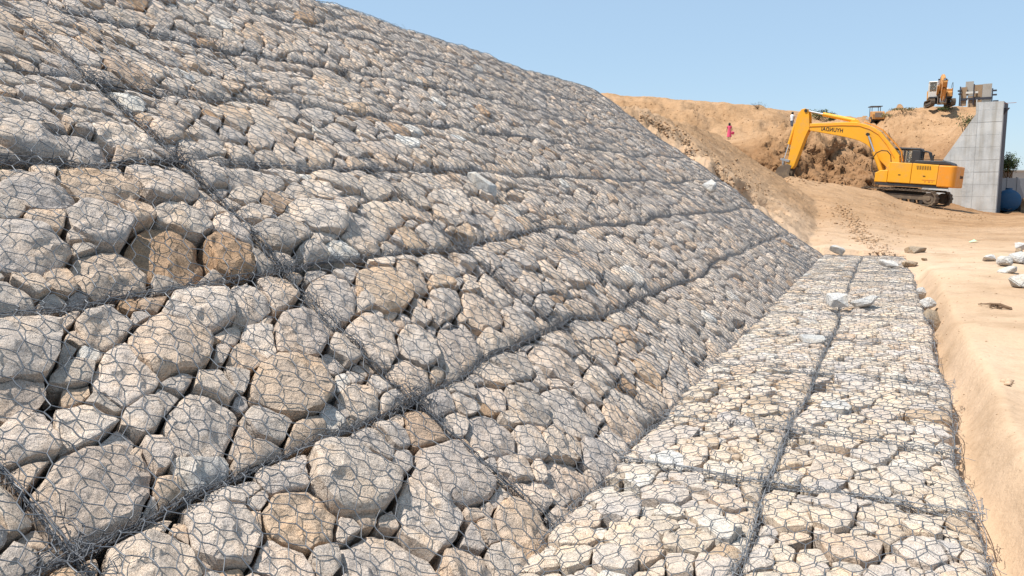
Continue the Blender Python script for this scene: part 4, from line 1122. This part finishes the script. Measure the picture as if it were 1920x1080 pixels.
def leaves(center, radii, n, size, seed, flat=False):
    r = np.random.default_rng(seed)
    clumps = r.normal(0, 1, (max(6, n // 60), 3)); clumps /= np.linalg.norm(clumps, axis=1)[:, None]; clumps *= r.uniform(.35, 1, (len(clumps), 1))
    idx = r.integers(0, len(clumps), n)
    P = clumps[idx] * np.array(radii) * .85 + r.normal(0, .20, (n, 3)) * np.array(radii)
    A = r.normal(0, 1, (n, 3)); A /= np.linalg.norm(A, axis=1)[:, None]
    Bv = np.cross(A, r.normal(0, 1, (n, 3))); Bv /= np.linalg.norm(Bv, axis=1)[:, None] + 1e-9
    s = size * r.uniform(.6, 1.3, (n, 1))
    V = np.stack([P - A * s, P + Bv * s * .5, P + A * s, P - Bv * s * .5], 1).reshape(-1, 3) + np.array(center)
    Q = np.arange(n * 4).reshape(-1, 4)
    return V, Q
def shrub(px, py, w, h, label, m, n=260, dmin=40, cat='shrub', twigs=8, sz=.07, D=None):
    g = on_ground(px, py, dmin) if D is None else Vector(((px - 960) / 1505 * D, D, ground_z((px - 960) / 1505 * D, D)))
    o = empty('shrub', (g.x, g.y, g.z - .05), label, cat)
    V, Q = leaves((0, 0, h * .55), (w / 2, w / 2.4, h * .5), n, sz, int(px + py * 7))
    f = link('foliage', new_mesh('foliage', V, quads=Q, smooth=False), m, o); f['kind'] = 'stuff'
    for k in range(twigs):
        a = rng.uniform(0, 6.28); e = (math.cos(a) * w * .42 * rng.uniform(.3, 1), math.sin(a) * w * .3, h * rng.uniform(.7, 1.08))
        MB().tube([(0, 0, 0), (e[0] * .4, e[1] * .4, e[2] * .55), e], .022, 5, .006).build('twig', M_DRYWOOD, o)
    return o
shrub(1421, 207, 2.6, .85, 'sparse dark twiggy bush on the skyline left of the excavator boom', M_DRYLEAF, 120, 70, twigs=14, sz=.05)
shrub(1535, 226, 3.2, 1.35, 'dense green bush seen under the excavator arm cylinder', M_LEAF, 900, 80, sz=.09)
shrub(1560, 226, 2.4, 1.0, 'low green bush behind the middle of the excavator boom', M_LEAF, 600, 80, sz=.09)
shrub(1668, 222, 1.8, .6, 'dry brown scrub on the crest right of the roller', M_DRYLEAF, 300, 70)
shrub(1692, 212, 3.0, .55, 'low olive scrub on the crest between roller and orange excavator', M_DRYLEAF, 380, 70)
shrub(1772, 212, 1.5, .7, 'small green tuft on the crest below the orange excavator', M_LEAF, 320, 70)
shrub(1800, 207, 2.2, 1.7, 'bushy green plant left of the plywood shuttering', M_LEAF, 420, 60, D=66)
shrub(1822, 211, 1.6, 1.3, 'yellow brown weeds at the foot of the plywood shuttering', M_DRYLEAF, 420, 60, D=64.8)
# tree beyond the wall
D7 = 120.0
tr = empty('tree', ((1888 - 960) / 1505 * D7, D7, -0.7), 'round green tree showing past the right edge of the concrete wall', 'tree')
hz = zpix(306, D7) + .7
MB().tube([(0, 0, 0), (.05, 0, hz * .5), (-.05, .1, hz)], .16, 8, .06).build('trunk', M_DRYWOOD, tr)
for k in range(6):
    a = k * 1.05; MB().tube([(0, 0, hz * .55), (math.cos(a) * .8, math.sin(a) * .8, hz * .8), (math.cos(a) * 1.25, math.sin(a) * 1.2, hz + .1)], .06, 6, .02).build('limb', M_DRYWOOD, tr)
V, Q = leaves((0, 0, hz), (1.55, 1.5, 1.45), 2600, .12, 5)
f = link('crown', new_mesh('crown', V, quads=Q, smooth=False), M_LEAF, tr); f['kind'] = 'stuff'

# ------------------------------------------------------------------ people on the bench of the cut
def person(loc, height, rz, label, skin, torso, legs, dress=None, hairlen=.1, carry=None):
    o = empty('person', loc, label, 'person'); o.rotation_euler = (0, 0, rz)
    k = height / 1.7
    J = {'pel': (0, 0, .92), 'spi': (0, .01, 1.12), 'che': (0, 0, 1.33), 'nek': (0, .01, 1.47), 'hea': (0, -.01, 1.60), 'top': (0, -.01, 1.68),
         'shl': (.17, .01, 1.40), 'ell': (.24, .03, 1.13), 'wrl': (.26, -.05, .90), 'hal': (.26, -.08, .82),
         'shr': (-.17, .01, 1.40), 'elr': (-.24, .04, 1.14), 'wrr': (-.25, -.07, .92), 'har': (-.25, -.10, .84),
         'hil': (.09, 0, .88), 'knl': (.10, -.08, .48), 'anl': (.10, .02, .08), 'tol': (.10, -.13, .03),
         'hir': (-.09, 0, .88), 'knr': (-.10, .02, .48), 'anr': (-.10, .14, .09), 'tor': (-.10, .02, .03)}
    Rr = {'pel': .135, 'spi': .115, 'che': .135, 'nek': .055, 'hea': .095, 'top': .07, 'shl': .062, 'ell': .043, 'wrl': .030, 'hal': .032, 'shr': .062, 'elr': .043, 'wrr': .030, 'har': .032,
          'hil': .088, 'knl': .058, 'anl': .040, 'tol': .032, 'hir': .088, 'knr': .058, 'anr': .040, 'tor': .032}
    Ed = [('pel', 'spi'), ('spi', 'che'), ('che', 'nek'), ('nek', 'hea'), ('hea', 'top'), ('che', 'shl'), ('shl', 'ell'), ('ell', 'wrl'), ('wrl', 'hal'), ('che', 'shr'), ('shr', 'elr'), ('elr', 'wrr'), ('wrr', 'har'),
          ('pel', 'hil'), ('hil', 'knl'), ('knl', 'anl'), ('anl', 'tol'), ('pel', 'hir'), ('hir', 'knr'), ('knr', 'anr'), ('anr', 'tor')]
    names = list(J); me = bpy.data.meshes.new('body')
    me.from_pydata([tuple(c * k for c in J[n_]) for n_ in names], [(names.index(a), names.index(b)) for a, b in Ed], [])
    b = link('body', me, skin, o)
    sk = b.modifiers.new('skin', 'SKIN'); me.skin_vertices  # radii below
    for i, n_ in enumerate(names):
        me.skin_vertices[0].data[i].radius = (Rr[n_] * k, Rr[n_] * k); me.skin_vertices[0].data[i].use_root = (n_ == 'pel')
    ss = b.modifiers.new('sub', 'SUBSURF'); ss.levels = 1; ss.render_levels = 1
    # clothes follow the trunk
    def lathe(name, rings, m):
        V, F = [], []; q = 18
        for (z, rx, ry) in rings:
            for j in range(q): V.append((rx * k * math.cos(j * 2 * math.pi / q), ry * k * math.sin(j * 2 * math.pi / q), z * k))
        for i in range(len(rings) - 1):
            for j in range(q): F.append((i * q + j, i * q + (j + 1) % q, (i + 1) * q + (j + 1) % q, (i + 1) * q + j))
        return MB().add(V, F).build(name, m, o, 0, True)
    if dress: lathe('dress', [(.30, .25, .24), (.55, .22, .21), (.9, .185, .17), (1.08, .15, .14), (1.28, .185, .15), (1.42, .19, .12), (1.47, .08, .08)], dress)
    else:
        lathe('shirt', [(.84, .19, .16), (1.05, .175, .15), (1.28, .20, .165), (1.42, .20, .13), (1.48, .08, .08)], torso)
        for s_ in (1, -1):
            kn, an, hi = (J['knl'], J['anl'], J['hil']) if s_ > 0 else (J['knr'], J['anr'], J['hir'])
            MB().tube([tuple(c * k for c in hi), tuple(c * k for c in kn), tuple(c * k for c in an)], .115 * k, 12, .07 * k).build('trouser_leg', legs, o, 0, True)
    for s_ in (1, -1):
        sh, el = (J['shl'], J['ell']) if s_ > 0 else (J['shr'], J['elr'])
        MB().tube([tuple(c * k for c in sh), tuple((a_ + b_) / 2 * k for a_, b_ in zip(sh, el))], .075 * k, 12, .065 * k).build('sleeve', dress or torso, o, 0, True)
    hr = MB(); q = 16; V, F = [], []
    for i, (z, r) in enumerate(((1.52 - hairlen, .06), (1.54, .115), (1.60, .13), (1.67, .118), (1.73, .075), (1.755, .01))):
        for j in range(q): V.append((r * k * math.cos(j * 2 * math.pi / q), (r * math.sin(j * 2 * math.pi / q) + .02) * k, z * k))
        if i:
            for j in range(q): F.append(((i - 1) * q + j, (i - 1) * q + (j + 1) % q, i * q + (j + 1) % q, i * q + j))
    hr.add(V, F).build('hair', M_HAIR, o, 0, True)
    return o
gp = on_ground(1367, 262, 77)
person((gp.x, gp.y, gp.z - .02), 29 / 1493.0 * gp.y * 1.04, math.radians(160), 'person in a pink dress walking along the sandy bench', M_SKIN, M_PINK, M_DKCL, M_PINK, .35)
bg = MB().cyl((0, 0, .16), (0, 1, .2), .16, .08, 14)
V_ = bg.build('bag', M_PINK, None, .04, True)
V_.location = (gp.x + .33, gp.y - .1, gp.z + .50); tag(V_, 'small pink bag held beside the person in the pink dress', 'bag')
gq = on_ground(1484, 252, 70)
person((gq.x, gq.y, gq.z - .02), 30 / 1493.0 * gq.y, math.radians(-60), 'person in a white shirt half hidden behind the excavator stick', M_SKIN, M_WHCL, M_GRCL)

# ------------------------------------------------------------------ loose stones
def hull_rock(name, size, seed, m, npts=16, bev=.06):
    r = np.random.default_rng(seed)
    P = r.normal(0, 1, (npts, 3)); P /= np.linalg.norm(P, axis=1)[:, None]
    P = np.sign(P) * np.abs(P) ** .75; P *= np.array(size) / 2 * r.uniform(.85, 1.08, (npts, 1))
    bm = bmesh.new()
    for p in P: bm.verts.new(p)
    res = bmesh.ops.convex_hull(bm, input=bm.verts)
    bmesh.ops.delete(bm, geom=[g for g in res['geom_interior'] if isinstance(g, bmesh.types.BMVert)], context='VERTS')
    bmesh.ops.dissolve_limit(bm, angle_limit=math.radians(14), verts=bm.verts, edges=bm.edges)
    bmesh.ops.bevel(bm, geom=bm.edges[:], offset=bev * min(size), segments=2, affect='EDGES', clamp_overlap=True)
    bmesh.ops.triangulate(bm, faces=bm.faces)
    bmesh.ops.subdivide_edges(bm, edges=bm.edges, cuts=1)
    bm.normal_update()
    co = np.array([v.co[:] for v in bm.verts]); nz = fbm(co / min(size) * 2.2 + seed, 3, seed % 50) * .035 * min(size)
    for v, q in zip(bm.verts, nz): v.co += v.normal * float(q)
    me = bpy.data.meshes.new(name); bm.to_mesh(me); bm.free()
    me.polygons.foreach_set('use_smooth', [True] * len(me.polygons)); me.set_sharp_from_angle(angle=math.radians(35))
    return link(name, me, m)
def on_frame(px, py, fr, h=0.03):
    r = ray(px, py); n = fr.en; o = np.array([0, 0, H]) - (fr.O + fr.en * h)
    t = -(o @ n) / (r @ n); return Vector(r * t + np.array([0, 0, H]))
def loose(px, py, wpx, hpx, label, m, where, seed, depth=None, rz=0, tilt=0, sink=.25, cat='stone', group=None):
    """px,py = bottom middle in the photograph"""
    if where == 'apron': p = on_frame(px, py, APRON)
    elif where == 'slope': p = on_frame(px, py, SLOPE, .03)
    else: p = on_ground(px, py, 5)
    s = p.y / 1493.0
    w, h_ = wpx * s, hpx * s
    d = depth if depth else (w + h_) / 2
    o = hull_rock('stone', (w, d, h_), seed, m)
    o.rotation_euler = (tilt * .4, tilt, rz); up = Vector(SLOPE.en) if where == 'slope' else Vector((0, 0, 1))
    o.location = p + up * h_ * (.5 - sink)
    tag(o, label, cat, group); return o
loose(1571, 578, 44, 36, 'large white pointed stone lying on the flat netting, left of a pair', M_WHITE, 'apron', 11, tilt=.15, sink=.05)
loose(1618, 577, 54, 26, 'flatter white stone on the flat netting, right of a pair', M_WHITE, 'apron', 27, tilt=-.15, sink=.05)
loose(1569, 476, 32, 17, 'white block on the far end of the flat baskets at the slope corner', M_WHITE, 'apron', 14, tilt=.25, sink=.1)
loose(1665, 500, 38, 15, 'thin white slab at the far outer corner of the flat baskets', M_WHITE, 'apron', 15, tilt=.2, sink=.1)
loose(1522, 636, 66, 26, 'big white flat stone bulging through the flat netting', M_WHITE, 'apron', 21, sink=.62)
loose(1322, 360, 30, 28, 'pale square block lying on the netted slope near its far end', M_WHITE, 'slope', 33, tilt=.5, sink=.05)
loose(900, 352, 74, 34, 'long grey slab lying on the netted slope', M_WHITE, 'slope', 42, depth=.16, tilt=.55, sink=.30)
loose(1745, 626, 44, 56, 'brown stone with white top wedged at the basket edge', M_BROWN, 'ground', 51, tilt=.2, sink=.15)
loose(1737, 596, 36, 34, 'white stone leaning on the brown stone at the basket edge', M_WHITE, 'ground', 52, tilt=.5, sink=-.2)
loose(1722, 566, 28, 34, 'pale upright stone at the basket edge behind the brown stone', M_WHITE, 'ground', 53, tilt=-.2, sink=.15)
loose(1717, 474, 46, 18, 'flat brown stone half sunk in sand past the far basket corner', M_BROWN, 'ground', 54, sink=.3)
loose(1706, 500, 30, 16, 'brown stone against the far outer corner of the baskets', M_BROWN, 'ground', 55, sink=.3)
loose(1733, 489, 16, 8, 'small brown stone beside the far basket corner', M_BROWN, 'ground', 56, sink=.3)
for i, (px, py, w, h_, lab) in enumerate([
        (1855, 490, 32, 15, 'grey flat stone at the left end of the pile on the sand'),
        (1884, 500, 30, 26, 'grey white angular stone in the pile on the sand'),
        (1908, 494, 36, 26, 'cream blocky stone in the middle of the pile on the sand'),
        (1890, 512, 44, 16, 'long white slab lying low in front of the stone pile'),
        (1914, 540, 52, 32, 'largest white stone nearest the camera on the sand'),
        (1916, 468, 28, 16, 'pale stone at the back of the pile on the sand'),
        (1930, 508, 30, 24, 'white stone cut by the picture edge in the pile'),
        (1912, 474, 16, 10, 'small brown stone behind the white pile')]):
    loose(px, py, w, h_, lab, M_BROWN if 'brown' in lab else M_WHITE, 'ground', 70 + i, tilt=rng.uniform(-.3, .3), rz=rng.uniform(-.5, .5), sink=.15, group='stones lying on the sand')
# broken driftwood and a scrap of green plastic on the sand
p = on_ground(1869, 577, 5)
dw = empty('dry_wood', p, 'tangle of broken brown twigs lying on the sand', 'twigs')
for k in range(9):
    a = rng.uniform(0, 3.14); l_ = rng.uniform(.08, .17); c = (rng.normal(0, .05), rng.normal(0, .05), rng.uniform(.01, .06))
    MB().tube([(c[0] - math.cos(a) * l_, c[1] - math.sin(a) * l_, c[2] * .4), c, (c[0] + math.cos(a) * l_, c[1] + math.sin(a) * l_, c[2] * .7)], .010, 6, .006).build('twig', M_DRYWOOD, dw)
p = on_ground(1826, 455, 5)
gs = MB().add([(-.14, -.05, .01), (.02, -.09, .05), (.15, .02, .015), (.05, .08, .06), (-.1, .07, .02), (0, 0, .09)], [(0, 1, 5), (1, 2, 5), (2, 3, 5), (3, 4, 5), (4, 0, 5)]).build('plastic_scrap', mat('pale_green_plastic', (.38, .60, .36), .5), None)
gs.location = p; tag(gs, 'pale green plastic scrap on the sandy track', 'litter')

# ------------------------------------------------------------------ clods and pebbles of soil
def clods():
    base = []
    for k in range(6):
        r = np.random.default_rng(200 + k); bm = bmesh.new()
        P = r.normal(0, 1, (12, 3)); P /= np.linalg.norm(P, axis=1)[:, None]; P *= r.uniform(.75, 1.1, (12, 1))
        for q in P: bm.verts.new(q)
        res = bmesh.ops.convex_hull(bm, input=bm.verts)
        bmesh.ops.triangulate(bm, faces=bm.faces); bm.verts.ensure_lookup_table(); bm.verts.index_update()
        base.append((np.array([v.co[:] for v in bm.verts]), np.array([[v.index for v in f.verts] for f in bm.faces]))); bm.free()
    spots = []
    def line(a, b, n, spread, lo, hi):
        for _ in range(n):
            t = rng.uniform(0, 1); spots.append((a[0] + (b[0] - a[0]) * t + rng.normal(0, spread), a[1] + (b[1] - a[1]) * t + rng.normal(0, spread * .5), rng.uniform(lo, hi) * rng.uniform(.5, 1)))
    line((1575, 388), (1605, 430), 150, 10, 1.0, 5)
    line((1600, 430), (1665, 480), 230, 10, 1.0, 5.5)
    line((1560, 400), (1700, 450), 160, 28, .8, 3.2)
    line((1200, 215), (1420, 360), 420, 14, 1.0, 5)
    line((1330, 290), (1560, 450), 260, 40, .6, 2.6)
    line((1700, 430), (1920, 640), 110, 60, .8, 3.2)
    line((1780, 560), (1920, 900), 60, 50, .8, 4)
    line((1500, 250), (1800, 300), 200, 40, .8, 3)
    line((1400, 285), (1640, 300), 130, 30, .8, 3)
    line((1480, 335), (1640, 345), 160, 9, .8, 4)
    line((1700, 240), (1790, 230), 60, 18, .8, 2.5)
    line((1160, 200), (1480, 230), 90, 14, .8, 2.5)
    line((1640, 385), (1860, 410), 120, 10, .8, 3)
    line((1880, 720), (1890, 722), 5, 8, 5, 14)
    VV, FF, nb = [], [], 0
    for px, py, s in spots:
        if px > 2000: continue
        p = on_ground2(px, py)
        if p is None: continue
        X_ = p.x * DV[0] + p.y * DV[1]; Y_ = p.x * NV[0] + p.y * NV[1]
        if X_ < XEND + .1 and Y_ > -0.62: continue
        r = s * p.y / 1493.0; v, f = base[rng.integers(0, 6)]
        v = v * r * np.array([1, 1, .7]) @ np.array(Euler((0, 0, rng.uniform(0, 6))).to_matrix()) + np.array([p.x, p.y, p.z + r * .2])
        VV.append(v); FF.append(f + nb); nb += len(v)
    o = link('soil_clods', new_mesh('soil_clods', np.vstack(VV), np.vstack(FF), smooth=False), M_SOIL); tag(o, kind='stuff')
def on_ground2(px, py):
    r = ray(px, py); D = 4.0; prev = D
    while D < 130:
        p = r * (D / r[1]); z = p[2] + H
        if z <= ground_z(p[0], p[1]): break
        prev = D; D *= 1.02
    else: return None
    lo, hi = prev, D
    for _ in range(7):
        mid = (lo + hi) / 2; p = r * (mid / r[1])
        if p[2] + H <= ground_z(p[0], p[1]): hi = mid
        else: lo = mid
    p = r * (hi / r[1]); return Vector((p[0], p[1], ground_z(p[0], p[1])))
clods()
